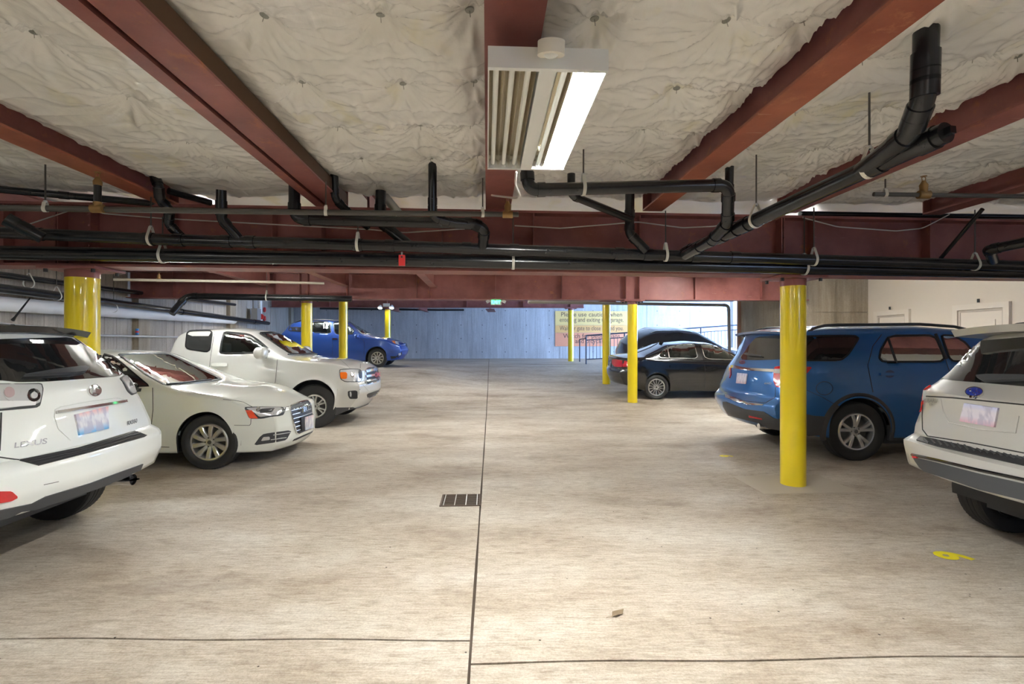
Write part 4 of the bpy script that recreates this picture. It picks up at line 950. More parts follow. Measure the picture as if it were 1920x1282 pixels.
t = c.patch('tail_lamp', fA([(925,78),(965,52),(1000,30),(1030,90),(1062,195),(1020,212),(985,180),(955,120)]), DARK, .005, 1); c.patch('lens', fA([(938,82),(968,62),(998,50),(1022,100),(1050,190),(1022,200),(992,172),(965,120)]), LENSC, .011, 1, parent=t)
t = c.patch('chrome_strip', fA([(425,335),(965,250),(970,268),(430,355)]), CHROME, .022, 0, 6)
c.patch('licence_plate', fA([(572,362),(826,298),(832,470),(606,522)]), P_WA, .014, 0)
c.patch('bumper_pad', fA([(150,718),(600,625),(1040,492),(1135,525),(1120,535),(700,655),(300,757)]), DARK, .010, 0)
for k in (.25, .5, .75): c.seam(fA([(150+150*k,718+38*k),(600+100*k,625+30*k),(1040+90*k,492+33*k)]), .003, CLAD, 'pad_rib', off=.011)
c.patch('bumper_cladding', fA([(-300,1170),(0,1100),(245,1050),(350,995),(700,890),(900,815),(1105,742),(1080,800),(1000,850),(900,895),(640,1000),(400,1085),(0,1175),(-300,1260)]), CLAD, .008, 0)
c.patch('bumper_reflector', fA([(-250,965),(0,955),(80,955),(133,1000),(80,1028),(0,1042),(-250,1080)]), LENSR, .010, 1)
e = c.ring('emblem', fA(c.ell((724,177), 50, 45)), 2.0, CHROME, .014, 0, 8)
c.patch('emblem_bar', fA([(715,140),(735,140),(727,190),(772,182),(765,200),(700,212)]), CHROME, .014, 0, 8, parent=e)
c.text('badge_lettering', 'LEXUS', fA([(97,622)])[0], (62.5, -9), (1.2, -10), BADGE, .008)
c.text('badge_lettering', 'RX350', fA([(977,445)])[0], (19, -5.5), (.5, -7.5), DARK, .008)
w_ = c.patch('rear_wiper', fA([(175,70),(400,30),(640,0),(675,8),(655,38),(560,52),(300,66)]), CLAD, .03, 0)
c.seam(fA([(8,345),(4,480),(-5,640)]), .005); c.seam(fA([(-5,690),(150,712)]), .004)
c.seam(fA([(970,245),(900,232),(700,255),(470,300),(425,325),(420,375),(450,470),(545,560)]), .003, PAINT['white'], 'plate_recess', off=.003)
c.seam(fA([(340,905),(455,880)]), .002, SEAM, 'bumper_scratch')
ep = c.mi @ P(245, 899, 4.0); o = obj('exhaust_pipe', xf(join(tube([(0,0,0), (.25,0,0)], .042, 16, False), lathe([(.034, 0), (.042, 0)], 16)), Matrix.Translation((ep.x-.02, ep.y, ep.z))), CHROME, c.root, True); obj('exhaust_bore', xf(cyl((.02,0,0), (.03,0,0), .038, 16), Matrix.Translation((ep.x-.02, ep.y, ep.z))), DARK, o)
c.patch('side_window', fA1([(385,262),(440,285),(540,345),(620,400),(640,425),(600,392),(500,335)]), PRIV, .004, 1)
ant = c.mi @ P(24, 600, 4.05); tip = c.mi @ P(56, 559, 4.0); o = obj('antenna', tube([ant, ant.lerp(tip, .15), tip], [.014, .008, .005], 8), DARK, c.root, True); 
c.finish(spoiler=dict(x0=.50, x1=1.0, hw=.66, z=1.665, mat=GLOSSB), rails=[(1.2, 2.9, .62, .04, CLAD)])  # shade under the white spoiler is painted in as gloss black
obj('sunroof', xf(prism(chaikin([(1.25,-.42),(2.0,-.42),(2.0,.42),(1.25,.42)], 2), 0, .02), Matrix.Translation((0, 0, 1.705))), nmat('sunroof_teal_reflection', (.05,.22,.30), .05, coat=1), c.root)  # teal reflection of the ceiling is put into the glass colour

# --- white sedan, nose to the aisle
S = dict(L=4.70, W=1.826, R=.329, ax=(1.01, 3.82), top=[(0,.98),(.15,1.06),(.6,1.09),(1.35,1.36),(2.0,1.427),(2.5,1.405),(3.38,1.02),(3.5,.985),(4.0,.92),(4.4,.83),(4.62,.74),(4.7,.70)], belt=[(0,.98),(1.2,.95),(3.3,.92),(4.2,.80),(4.7,.62)],
         sill=[(0,.3),(.5,.22),(4.2,.19),(4.7,.17)], rear=[(.2,.12),(.5,0),(1.0,.1)], front=[(.15,.10),(.25,.02),(.45,0),(.65,.03),(.75,.10),(.9,.2)], cf=.20, fb=.26, tumble=27, spk=('single', 10, .045, .062, .12), rim=.225, sm=10, Ra=.365)
c = Car('sedan', 'white sedan parked nose out beside the white SUV', 'sedan', 3.82, (-3.66, 6.92), H1, S, PAINT['pearl'])
c.window('windscreen', fB([(120,265),(300,256),(430,258),(500,290),(600,340),(765,418),(700,432),(560,447),(412,458),(300,392),(200,320)]), WSH, 3, True, False, rnd=1)
c.window('side_window', fB([(40,262),(110,282),(200,355),(330,462),(250,465),(150,440),(40,410)]), PRIV, 3, False, True, rnd=1)
l = c.patch('headlamp', fB1([(160,212),(290,206),(882,210),(870,270),(832,345),(760,366),(620,378),(480,410),(250,412)]), DARK, .004, 1, 6)
c.patch('lens', fB1([(190,228),(340,222),(780,222),(815,240),(800,300),(740,345),(560,362),(430,380),(330,300)]), LENSC, .009, 1, 6, parent=l)
c.patch('lamp_insert', fB1([(430,250),(690,235),(640,300),(430,318)]), nmat('insert_grey', (.10,.10,.11), .25, .3), .012, 1, 6, parent=l)  # dark grey insert inside the headlamp
c.patch('side_marker', fB1([(185,262),(292,266),(400,402),(258,402)]), nmat('red_amber_lens', (.85,.07,.02), .15, coat=1), .012, 0, 6, parent=l)
c.ring('projector', fB1(c.ell((400,258), 34, 38)), 1.6, CHROME, .014, 0, 6, parent=l)
gp = [(935,195),(1100,128),(1255,90),(1318,190),(1338,400),(1335,575),(1062,692),(1000,480)]
gr = c.patch('grille', fB1(gp), nmat('grille_dark', (.05,.052,.06), .4), .004, 1, 6)
c.ring('grille_surround', fB1(gp), 1.3, CHROME, .012, 1, 6, parent=gr)
for k in range(6):
    t = .16+k*.14; a = (935+125*t+6, 195+495*t); b = (1262+60*min(1, t*2), 100+470*t); c.seam(fB1([a, ((a[0]+b[0])/2, (a[1]+b[1])/2+8), b]), .007, LENSC, 'grille_bar', gr, .008)
for x, y in ((1125, 258), (1155, 248), (1185, 240), (1215, 230)): c.ring('emblem_ring', fB1(c.ell((x, y), 27, 55, 18)), 1.0, CHROME, .022, 0, 4, parent=gr)
pl = c.patch('plate_holder', fB1([(1108,388),(1315,335),(1318,565),(1122,615)]), DARK, .03, 0, 6, parent=gr); c.patch('licence_plate', fB1([(1168,390),(1312,345),(1312,560),(1170,605)]), P_W2, .036, 0, 6)
fg = c.patch('fog_lamp_grille', fB1([(325,868),(430,722),(500,668),(980,602),(885,775),(700,815)]), CLAD, .004, 1, 6)
c.patch('fog_lamp', fB1([(450,790),(490,722),(600,715),(605,770)]), LENSC, .009, 1, 6, parent=fg); c.seam(fB1([(660,690),(950,645)]), .006, LENSC, 'trim_bar', fg, .006); c.seam(fB1([(620,770),(880,735)]), .006, LENSC, 'trim_bar', fg, .006)
c.patch('lower_intake', fB1([(990,795),(1020,760),(1340,618),(1342,640),(1060,772)]), DARK, .004, 0, 6)
c.seam(fB([(340,470),(342,600),(325,760),(322,815)])); c.seam(fB([(318,822),(440,826)]))
c.seam(fB1([(300,206),(150,125),(0,95),(-200,80)]), .003); c.seam(fB1([(-10,522),(255,524),(275,500),(280,415)]), .003)
c.seam(fB1([(880,212),(935,200)]), .003); c.seam(fB([(405,470),(600,500),(860,570)]), .002, PAINT['pearl'], 'bonnet_crease', off=.002)
wp = c.seam(fB([(420,452),(560,440),(690,425)]), .008, DARK, 'wiper', off=.015)
c.mirror_cap((3.0, .99, .99), GLOSSB, .12, .16, .12)
c.finish(seats=((2.35, .38, 1.22), (2.35, -.38, 1.22), (1.5, .38, 1.15), (1.5, -.38, 1.15)))
obj('dashboard', box(2.72, 3.15, -.66, .66, .62, .90), nmat('pale_dash', (.30,.32,.30), .7), c.root)

# --- pale silver pickup
S = dict(L=5.40, W=1.886, R=.388, ax=(1.21, 4.47), top=[(0,1.08),(1.94,1.08),(1.97,1.5),(2.03,1.70),(2.15,1.77),(2.9,1.79),(3.25,1.74),(4.02,1.27),(4.15,1.235),(4.8,1.19),(5.2,1.12),(5.34,1.05),(5.4,1.0)], belt=[(0,1.02),(1.9,1.02),(1.98,1.19),(4.0,1.18),(5.0,1.12),(5.4,.98)],
         sill=[(0,.5),(1.8,.40),(3.8,.36),(4.9,.24),(5.1,.22),(5.4,.30)], rear=[(.3,.1),(.6,0),(1.2,0)], front=[(.2,.30),(.42,.12),(.6,.0),(.75,0),(.80,.05),(1.1,.10),(1.3,.2)], cf=.09, fb=.19, tumble=17, sm=4, Ra=.47, rim=.215, spk=('double', 6, .03, .035, .10, .10), flare=.03, side=[.95,.97,.985,1.0,1.0,.99,.975], crown=.06, under=.3)
c = Car('pickup_truck', 'pale silver pickup truck parked nose out between white sedan and blue wagon', 'pickup', 4.47, (-3.54, 9.87), H1, S, PAINT['silverw'])
c.window('rear_side_window', fB([(545,125),(705,122),(685,262),(532,238)]), PRIV, 2.5, False)
c.window('front_side_window', fB([(765,130),(920,145),(985,188),(1045,240),(1042,262),(738,270),(748,200)]), CLEAR, 3)
c.window('windscreen', fB([(970,137),(1080,133),(1160,152),(1250,205),(1335,262),(1230,274),(1165,268),(1060,200)]), WSH, 2.5, True, False, rnd=1)
c.seam(fB([(1088,300),(1080,400),(1073,452)])); c.seam(fB([(712,130),(690,270),(674,400),(680,460)]), .004)
c.patch('door_handle', fB([(697,322),(792,322),(792,341),(700,341)]), CHROME, .03, 1, 6)
hp = [(280,132),(380,118),(690,125),(735,180),(735,300),(706,388),(400,388),(300,332)]
l = c.patch('headlamp', fB2(hp), DARK, .005, 1, 4); c.patch('lens', inset(fB2(hp), 1.6), LENSC, .010, 1, 4, parent=l)
c.patch('turn_signal', fB2([(295,188),(420,184),(442,225),(432,320),(312,322)]), LENSA, .014, 1, 4, parent=l); c.ring('projector', fB2(c.ell((545,235), 45, 50, 16)), 1.2, CHROME, .016, 0, 4, parent=l); c.patch('lamp_end', fB2([(655,160),(690,150),(718,200),(718,300),(690,320),(660,290)]), DARK, .014, 0, 4, parent=l)
gp = [(788,112),(1075,66),(1092,330),(1050,382),(832,444),(800,400)]
gr = c.patch('grille', fB2(gp), DARK, .004, 1, 4); c.ring('grille_surround', fB2(gp), 1.0, CHROME, .014, 1, 4, parent=gr)
for a, b, cc, d_ in (((800,150),(1072,92),(1074,140),(805,195)), ((803,250),(1080,205),(1082,245),(806,295)), ((808,352),(1082,298),(1080,340),(812,402))): c.patch('grille_bar', fB2([a, b, cc, d_]), CHROME, .025, 0, 4, parent=gr)
c.text('badge_lettering', 'GMC', fB2([(940,296)])[0], (13.0, -2.4), (0, -8.6), nmat('red_badge', (.6,.05,.05), .3), .05, parent=gr)
fo = c.patch('fog_lamp_bezel', fB2([(450,565),(600,552),(645,570),(645,690),(630,720),(490,722),(452,655)]), DARK, .006, 1, 4); c.patch('fog_lamp', fB2([(488,580),(515,575),(528,630),(520,680),(495,670)]), LENSC, .012, 1, 4, parent=fo)
c.patch('lower_intake', fB2([(830,640),(862,612),(1110,530),(1112,572),(880,690),(842,692)]), DARK, .006, 0, 4); c.patch('chrome_bumper_bar', fB2([(868,690),(1140,592),(1145,640),(872,722)]), CHROME, .02, 0, 4)
c.patch('front_valance', fB2([(200,895),(560,890),(650,932),(720,905),(920,868),(900,922),(620,1036),(400,1082),(212,1102)]), CLAD, .008, 0, 4)
c.patch('licence_plate', fB2([(992,702),(1095,672),(1076,830),(976,870)]), P_W2, .02, 0, 4)
c.seam(fB2([(705,20),(700,110)]), .004); c.seam(fB2([(490,110),(400,20),(300,-60)]), .003); c.seam(fB2([(750,440),(860,560)]), .003, PAINT['silverw'], 'bumper_crease', off=.004)
c.mirror_cap((3.62, 1.08, 1.33), PAINT['silverw'], .20, .27, .21)
c.seam(fB([(1330,262),(1240,276),(1150,272)]), .01, DARK, 'wiper', off=.012)
for z in (1.0,): obj('bed_cover', box(.12, 1.84, -.80, .80, 1.075, 1.105), DARK, c.root)
c.finish(seats=((2.75, .4, 1.5), (2.75, -.4, 1.5), (2.2, .4, 1.45)))
obj('steering_wheel', xf(tube([(.19*math.cos(a), .19*math.sin(a), 0) for a in np.linspace(0, 2*PI, 25)], .015, 8), Matrix.Translation((3.2, .4, 1.1)) @ Matrix.Rotation(-1.1, 4, 'Y')), DARK, c.root, True)
obj('dashboard', box(3.45, 3.85, -.68, .68, .8, 1.12), DARK, c.root)

# --- royal blue wagon at the back left
S = dict(L=4.56, W=1.78, R=.34, ax=(.98, 3.62), top=[(0,1.52),(.15,1.60),(.8,1.66),(1.8,1.675),(2.35,1.63),(3.15,1.16),(3.3,1.11),(4.0,1.03),(4.4,.92),(4.56,.82)], belt=[(0,1.12),(1.2,1.06),(3.2,1.02),(4.1,.90),(4.56,.74)],
         sill=[(0,.35),(.6,.26),(4.1,.24),(4.56,.26)], rear=[(.25,.12),(.5,0),(.75,.03),(.95,.1),(1.15,.14),(1.6,.5)], front=[(.2,.22),(.45,.04),(.6,0),(.85,.10),(1.0,.2)], cf=.14, fb=.20, tumble=18, spk=('single', 10, .035, .05), rim=.225, Ra=.40, sm=10)
c = Car('station_wagon', 'royal blue wagon with roof rails parked by the back wall at left', 'wagon', 3.62, (-4.76, 18.6), H1, S, PAINT['royal'])
c.window('rear_quarter_window', fC([(362,470),(385,410),(412,380),(500,366),(618,368),(618,503),(500,492),(380,485)]), PRIV, 1.2, False)
c.window('rear_side_window', fC([(632,370),(832,376),(850,512),(632,504)]), CLEAR, 1.4); c.window('front_side_window', fC([(860,378),(1000,384),(1030,402),(1110,478),(1085,526),(885,520)]), CLEAR, 1.4)
c.window('windscreen', fC([(1045,372),(1110,376),(1200,430),(1312,512),(1240,522),(1190,516),(1120,440)]), WSH, 1.2, True, False, rnd=1)
l = lamp(c, 'headlamp', fC([(1520,594),(1560,592),(1640,600),(1692,640),(1640,652),(1570,632)]), DARK, LENSC, .8); c.patch('turn_signal', fC([(1524,594),(1562,594),(1570,628),(1545,615)]), LENSA, .014, 0, 4, parent=l)
c.patch('lower_bumper', fC([(1510,765),(1580,765),(1640,715),(1642,745),(1600,785),(1520,797)]), DARK, .006, 0, 5); c.patch('fog_lamp', fC([(1600,735),(1625,728),(1628,750),(1606,758)]), LENSC, .012, 0, 3)
c.patch('grille', fC([(1668,610),(1695,600),(1712,650),(1700,665)]), DARK, .006, 0, 3)
c.patch('door_handle', fC([(862,565),(916,565),(916,580),(862,580)]), CHROME, .03, 0, 4)
c.seam(fC([(855,520),(860,640),(858,760)]), .005); c.seam(fC([(1195,545),(1218,620),(1215,760)]), .005)
c.mirror_cap((2.95, 1.0, 1.10), PAINT['royal'], .14, .2, .15)
c.finish(rails=[(.7, 2.4, .60, .06, DARK)], seats=((2.3, .37, 1.35), (2.3, -.37, 1.35), (1.4, .37, 1.3), (1.4, -.37, 1.3)))

# --- black sedan, tail to the aisle
S = dict(L=4.63, W=1.778, R=.317, ax=(1.02, 3.67), top=[(0,1.02),(.08,1.06),(.45,1.095),(.72,1.12),(1.45,1.40),(2.05,1.453),(2.6,1.41),(3.45,1.02),(3.6,.99),(4.2,.88),(4.63,.70)], belt=[(0,.98),(.7,1.03),(1.2,.97),(3.3,.93),(4.63,.65)],
         sill=[(0,.36),(.4,.26),(.7,.22),(4.63,.2)], rear=[(.2,.2),(.4,.06),(.55,0),(.68,.0),(.75,.06),(.95,.05),(1.05,.0)], front=[(.2,.1),(.5,0),(.8,.1)], cr=.17, rb=.16, tumble=26, spk=('single', 14, .010, .024), rim=.222, sm=12, Ra=.352, crown=.045, B=.9, rl=.6)
c = Car('sedan', 'black sedan with its tail to the aisle behind the yellow column', 'sedan', 1.02, (3.62, 13.70), H1, S, PAINT['black'])
c.window('rear_side_window', fD([(1068,578),(1110,530),(1180,495),(1280,476),(1380,472),(1415,606),(1180,602),(1090,600)]), CLEAR, 1.3, frame=CHROME); c.window('front_side_window', fD([(1430,472),(1560,490),(1660,545),(1752,602),(1740,618),(1470,610)]), CLEAR, 1.3, frame=CHROME)
c.window('rear_window', fD([(772,524),(900,466),(1050,436),(1080,468),(1000,512),(890,556),(820,545)]), PRIV, 1.2, False, False)
c.patch('tail_lamp', fD2([(240,455),(300,453),(480,488),(560,510),(575,560),(480,578),(400,582),(270,572),(235,520)]), LENSR, .008, 1, 6)
c.patch('plate_recess', fD2([(150,440),(242,472),(218,582),(132,522)]), DARK, .004, 0, 6); c.patch('licence_plate', fD2([(176,482),(226,494),(206,570),(160,540)]), nmat('dim_plate', (.35,.37,.45), .5), .01, 0, 6)
c.patch('bumper_reflector', fD2([(205,838),(310,862),(325,880),(215,858)]), LENSR, .008, 0, 6)
c.ring('emblem', fD2(c.ell((187,392), 14, 20, 14)), 1.0, CHROME, .01, 0, 4)
c.seam(fD([(1405,470),(1462,620),(1472,700),(1472,860)]), .004); c.seam(fD([(1150,500),(1165,600)]), .012, CHROME, 'window_divider', off=.008)
c.patch('door_handle', fD([(1170,662),(1228,664),(1228,680),(1170,680)]), GLOSSB, .03, 0, 5); c.patch('door_handle', fD([(1482,674),(1540,676),(1540,690),(1482,690)]), GLOSSB, .03, 0, 5)
c.seam(fD([(1080,612),(1400,618),(1700,624)]), .004, GLOSSB, 'belt_moulding', off=.003)
an = c.mi @ P(1238, 633, 13.7); obj('antenna_fin', ([(1.35,-.02,1.36),(1.35,.02,1.36),(1.52,0,1.385),(1.38,0,1.46)], [(0,1,3),(1,2,3),(2,0,3),(0,2,1)]), GLOSSB, c.root)
c.finish(seats=((2.35, .37, 1.22), (2.35, -.37, 1.22), (1.5, .37, 1.15), (1.5, -.37, 1.15)))
obj('steering_wheel', xf(tube([(.18*math.cos(a), .18*math.sin(a), 0) for a in np.linspace(0, 2*PI, 25)], .014, 8), Matrix.Translation((2.85, .37, .95)) @ Matrix.Rotation(-1.1, 4, 'Y')), DARK, c.root, True)

# --- dark grey crossover beyond the black sedan
S = dict(L=4.45, W=1.80, R=.34, ax=(.95, 3.6), top=[(0,1.40),(.3,1.52),(1.0,1.64),(1.9,1.67),(2.5,1.60),(3.3,1.14),(3.5,1.08),(4.2,.96),(4.45,.85)], belt=[(0,1.12),(1.2,1.08),(3.2,1.0),(4.45,.8)],
         sill=[(0,.35),(.6,.26),(4.45,.26)], rear=[(.25,.12),(.5,0),(.9,.08),(1.15,.14),(1.6,.6)], front=[(.2,.15),(.5,0),(.9,.1),(1.0,.2)], tumble=22, spk=('single', 10, .035, .05), Ra=.40)
c = Car('crossover', 'dark grey crossover whose roof shows above the black sedan', 'crossover', 0, (3.55, 17.2), H1, S, PAINT['grey'])
c.window('rear_side_window', fD([(1490,412),(1560,405),(1575,445),(1490,432)]), CLEAR, .8); c.window('front_side_window', fD([(1585,406),(1680,425),(1740,445),(1700,475),(1600,465)]), CLEAR, .8)
c.patch('rear_window', fD([(1120,408),(1195,378),(1280,382),(1275,410),(1180,412)]), PRIV, .004, 1, 8)
c.finish(rails=[(.9, 2.3, .6, .02, CHROME)], seats=((2.3, .37, 1.3), (2.3, -.37, 1.3)))

# --- blue SUV, tail to the aisle
S = dict(L=5.04, W=1.99, R=.378, ax=(1.13, 3.99), top=[(0,1.68),(.3,1.715),(1,1.755),(2.2,1.775),(2.9,1.72),(3.7,1.25),(3.9,1.18),(4.6,1.08),(5.04,.92)], belt=[(0,1.20),(.8,1.18),(2,1.14),(3.7,1.08),(5.04,.85)],
         sill=[(0,.36),(.35,.33),(.6,.30),(4.4,.25),(5.04,.3)], rear=[(.25,.22),(.42,.06),(.55,.0),(.68,0),(.73,.06),(.78,.10),(1.0,.12),(1.12,.14),(1.25,.20),(1.65,.40)], front=[(.2,.15),(.5,0),(.9,.08),(1.1,.2)], cr=.13, rb=.12, tumble=17, spk=('double', 5, .045, .05, .12, .10), rim=.245, Ra=.43, flare=.02, rimm=nmat('bright_alloy', (.72,.73,.74), .25, .8), crown=.055, B=.95, rl=.6)
c = Car('suv', 'blue metallic SUV with its tail to the aisle behind the nearest yellow column', 'suv', 1.13, (4.37, 7.45), H1, S, PAINT['blue'])
c.patch('rear_window', fE([(150,335),(200,262),(240,218),(370,208),(430,222),(430,345),(250,352),(160,350)]), PRIV, .004, 1)
c.window('rear_quarter_window', fE([(445,212),(800,206),(830,226),(770,320),(722,358),(445,357)]), PRIV, 3, False)
c.window('rear_side_window', fE([(992,208),(1262,203),(1320,340),(1290,366),(960,366),(936,340),(946,290)]), CLEAR, 3.5); c.window('front_side_window', fE([(1290,204),(1370,206),(1440,250),(1500,330),(1480,360),(1345,362)]), CLEAR, 3)
c.seam(fE([(990,220),(1040,368)]), .014, DARK, 'window_divider', off=.006); c.seam(fE([(1262,203),(1325,345)]), .02, DARK, 'door_pillar', off=.006)
c.patch('chrome_strip', fE2([(140,340),(200,342),(400,378),(640,392),(775,398),(775,438),(400,412),(150,374)]), CHROME, .018, 0, 8)
l = c.patch('tail_lamp', fE([(343,390),(400,385),(480,388),(558,391),(525,430),(470,470),(440,505),(355,508),(338,470)]), LENSR, .012, 1, 8); c.patch('lens', fE([(345,404),(465,405),(465,430),(345,428)]), LENSC, .017, 0, 8, parent=l); c.patch('lens', fE([(352,488),(430,478),(430,498),(356,500)]), LENSC, .017, 0, 8, parent=l)
c.patch('tail_lamp', fE2([(138,368),(158,360),(162,470),(142,520)]), LENSR, .012, 0, 8)
c.patch('licence_plate', fE2([(255,445),(392,456),(370,602),(236,590)]), P_OR, .014, 0, 8)
e = c.patch('emblem', fE2(c.ell((325,300), 42, 26, 18)), nmat('emblem_blue', (.01,.04,.2), .2, coat=1), .012, 0, 8); c.ring('emblem_rim', fE2(c.ell((325,300), 44, 28, 18)), .8, CHROME, .016, 0, 8, parent=e)
c.text('badge_lettering', 'Ford', fE2([(298,312)])[0], (7.4, .6), (0, -3.6), CHROME, .016, parent=e)
c.text('badge_lettering', '4WD', fE2([(632,608)])[0], (13.6, 0), (0, -3.6), BADGE, .01)
c.patch('bumper_cladding', fE2([(45,850),(90,852),(350,955),(620,990),(760,1080),(900,1100),(1100,1120),(1100,1290),(900,1260),(700,1225),(560,1150),(400,1112),(330,1092),(120,1042),(50,925)]), CLAD, .010, 0, 8)
c.patch('side_cladding', fE([(450,640),(560,668),(660,676),(640,715),(622,778),(560,782),(450,760)]), CLAD, .010, 0, 8)
c.patch('chrome_step', fE2([(70,742),(250,818),(400,862),(625,888),(600,906),(380,892),(230,852),(80,792)]), CHROME, .008, 0, 8)
c.patch('bumper_reflector', fE2([(415,1040),(600,1083),(606,1100),(420,1070)]), LENSR, .014, 0, 8)
h = c.patch('handle_pocket_shade', fE(c.ell((1002,430), 28, 22, 18)), nmat('pocket_shade_blue', (.008,.05,.16), .4, coat=1), .002, 0, 8); c.patch('door_handle', fE([(940,423),(1060,426),(1062,440),(940,440)]), PAINT['blue'], .035, 1, 8)  # recess shade behind the handle painted as a darker blue disc
c.seam(fE(c.ell((628,512), 47, 38, 28)+[(675,512)]), .0035); c.seam(fE([(955,205),(905,270),(876,380),(893,470),(906,535)]), .0045); c.seam(fE([(520,520),(610,560),(690,605)]), .003); c.seam(fE([(1320,345),(1345,420),(1350,690)]), .0045)
c.seam(fE2([(180,780),(350,840),(640,870),(780,790),(785,650)]), .004); c.patch('rear_wiper', fE2([(360,185),(400,168),(570,203),(612,215),(600,224),(400,206)]), CLAD, .03, 0, 8)
def arch_trim(c, ax, w=.065, a0=-.25, a1=PI+.25):
    S = c.S; R, Ra = S['R'], S.get('Ra'); 
    for sg in (-1, 1):
        V = []; F = []; n = 30
        for i in range(n+1):
            a = a0+(a1-a0)*i/n
            for r in (Ra-.004, Ra+w*.5, Ra+w):
                x, z = ax+r*math.cos(a), R+r*math.sin(a); h = c.bvh.ray_cast(Vector((x, sg*2, z)), Vector((0, -sg, 0)))
                y = abs(h[0].y) if h[0] and abs(h[0].y) > .6 else S['W']/2-.03
                V.append((x, sg*(y+(.016 if r < Ra+w*.9 else .002)), z))
        for i in range(n):
            for k in range(2): F.append((i*3+k, i*3+k+1, i*3+4+k, i*3+3+k))
        obj('arch_cladding', (V, F), CLAD, c.root, True)
for ax in S['ax']: arch_trim(c, ax)
for sg in (-1, 1): obj('sill_cladding', box(1.58, 3.54, sg*.90-.05, sg*.90+.055, .25, .44), CLAD, c.root)
ep = c.mi @ P(1425, 799, 6.9); obj('exhaust_pipe', xf(tube([(0,0,0), (-.22,0,0)], .04, 14), Matrix.Translation((ep.x+.2, ep.y, ep.z))), CHROME, c.root, True)
c.finish(rails=[(.55, 3.0, .72, .06, CLAD)], seats=((2.75, .42, 1.48), (2.75, -.42, 1.48), (1.85, .42, 1.4), (1.85, -.42, 1.4)), spoiler=dict(x0=.28, x1=.75, hw=.74, z=1.70, mat=PAINT['blue'], dz=.025, th=.03))
sb = obj('brake_lamp', box(.315, .33, -.16, .16, 1.648, 1.662), LENSR, c.root)

# --- champagne silver SUV at the right edge, tail to the aisle
S = dict(L=4.595, W=1.795, R=.352, ax=(.98, 3.62), top=[(0,1.60),(.25,1.64),(.9,1.69),(1.8,1.70),(2.4,1.64),(3.2,1.16),(3.4,1.10),(4.1,1.0),(4.595,.82)], belt=[(0,1.16),(.8,1.14),(2,1.08),(3.3,1.02),(4.595,.8)],
         sill=[(0,.54),(.35,.50),(.6,.30),(4.595,.25)], rear=[(.25,.2),(.42,.05),(.55,0),(.74,.02),(.79,.11),(1.0,.12),(1.14,.10),(1.22,.20),(1.6,.50),(1.8,.55)], front=[(.2,.15),(.5,0),(.9,.1),(1.0,.2)], cr=.14, rb=.12, tumble=18, B=1.4, Ra=.41, side=[.90,.93,.97,.998,1.0,.97,.93], rl=.9)
c = Car('suv', 'champagne silver SUV with its tail to the aisle at the right edge', 'suv', 0, (3.08, 3.30), H1, S, PAINT['silver'])
c.patch('rear_window', fG([(245,395),(300,330),(370,268),(420,218),(470,192),(800,165),(1300,150),(1300,495),(800,465),(430,434),(330,426),(260,412)]), PRIV, .004, 1)
c.patch('rear_wiper', fG([(500,408),(560,402),(769,405),(950,425),(950,448),(769,432),(540,440),(505,422)]), CLAD, .03, 0)
e = c.patch('emblem', fG(c.ell((477,502), 52, 28, 22)), nmat('star_blue', (.01,.03,.30), .2, coat=1), .010, 0); c.ring('emblem_rim', fG(c.ell((477,502), 54, 30, 22)), 1.3, CHROME, .015, 0, 8, parent=e)
for x, y, r in ((452,494,8), (470,508,5), (492,500,5), (508,508,5), (480,516,5), (500,517,4)): c.patch('emblem_star', fG([(x-r,y),(x,y-r*.35),(x+r,y),(x,y+r*.35)]), CHROME, .016, 0, 8, parent=e); c.patch('emblem_star', fG([(x-r*.3,y),(x,y-r),(x+r*.3,y),(x,y+r)]), CHROME, .016, 0, 8, parent=e)
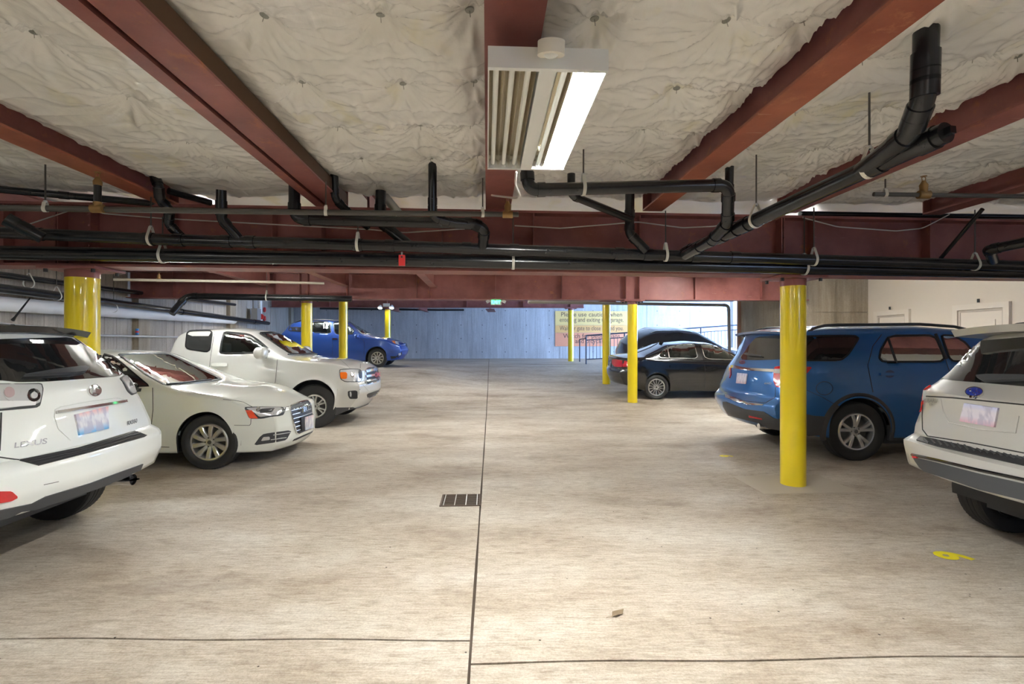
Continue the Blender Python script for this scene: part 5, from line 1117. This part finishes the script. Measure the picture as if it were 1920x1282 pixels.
l = c.patch('tail_lamp', fG([(135,540),(141,470),(160,440),(187,425),(172,500),(166,560),(150,618),(137,612)]), LENSR, .012, 1); c.patch('lens', fG([(138,500),(150,480),(166,490),(162,540),(140,545)]), LENSC, .018, 0, parent=l)
c.text('badge_lettering', 'SUBARU', fG([(168,558)])[0], (27, .3), (.5, -7), BADGE, .008); c.text('badge_lettering', '2.5i', fG([(205,575)])[0], (7, .2), (0, -3.2), BADGE, .008)
c.patch('licence_plate', fG([(420,562),(622,592),(598,708),(392,672)]), P_OR, .014, 0)
c.seam(fG([(165,520),(340,530),(769,572),(950,590)]), .005); c.seam(fG([(270,535),(285,610),(320,680),(500,720),(720,742),(740,640)]), .003, PAINT['silver'], 'plate_recess', off=.003)
c.seam(fG([(187,425),(232,395)]), .004); c.seam(fG([(165,520),(158,640),(160,720),(190,760),(450,800),(769,862)]), .0045)
c.patch('bumper_pad', fG([(125,788),(150,765),(450,830),(769,885),(1100,940),(1100,1000),(769,940),(500,880),(250,825)]), DARK, .010, 0)
for k in range(16):
    x = 175+k*40; y = 775+k*7.1; c.seam(fG([(x, y+4), (x+26, y+34)]), .006, CLAD, 'pad_rib', off=.011)
c.patch('bumper_cladding', fG([(95,868),(112,888),(250,920),(500,985),(769,1045),(1100,1110),(1100,1240),(769,1145),(500,1080),(350,1028),(160,968),(120,912)]), CLAD, .008, 0)
c.seam(fG([(100,872),(250,905),(500,965),(769,1022),(1000,1070)]), .012, GLOSSB, 'bumper_trim', off=.004)
c.patch('bumper_reflector', fG([(103,866),(130,874),(133,893),(110,890)]), LENSR, .014, 0)
c.finish(rails=[(.7, 2.4, .64, .05, CLAD)], spoiler=dict(x0=.34, x1=.95, hw=.70, z=1.665, mat=PAINT['silver'], dz=.02, th=.05))
p = c.mi @ P(1890, 622, 3.75); obj('brake_lamp', box(.365, .385, -.22, .22, 1.617, 1.634), LENSR, c.root)
obj('sunroof', xf(prism(chaikin([(1.0,-.45),(1.9,-.45),(1.9,.45),(1.0,.45)], 2), 0, .025), Matrix.Translation((0, 0, 1.692))), M['sunroof_teal_reflection'], c.root)  # carries the same painted ceiling reflection
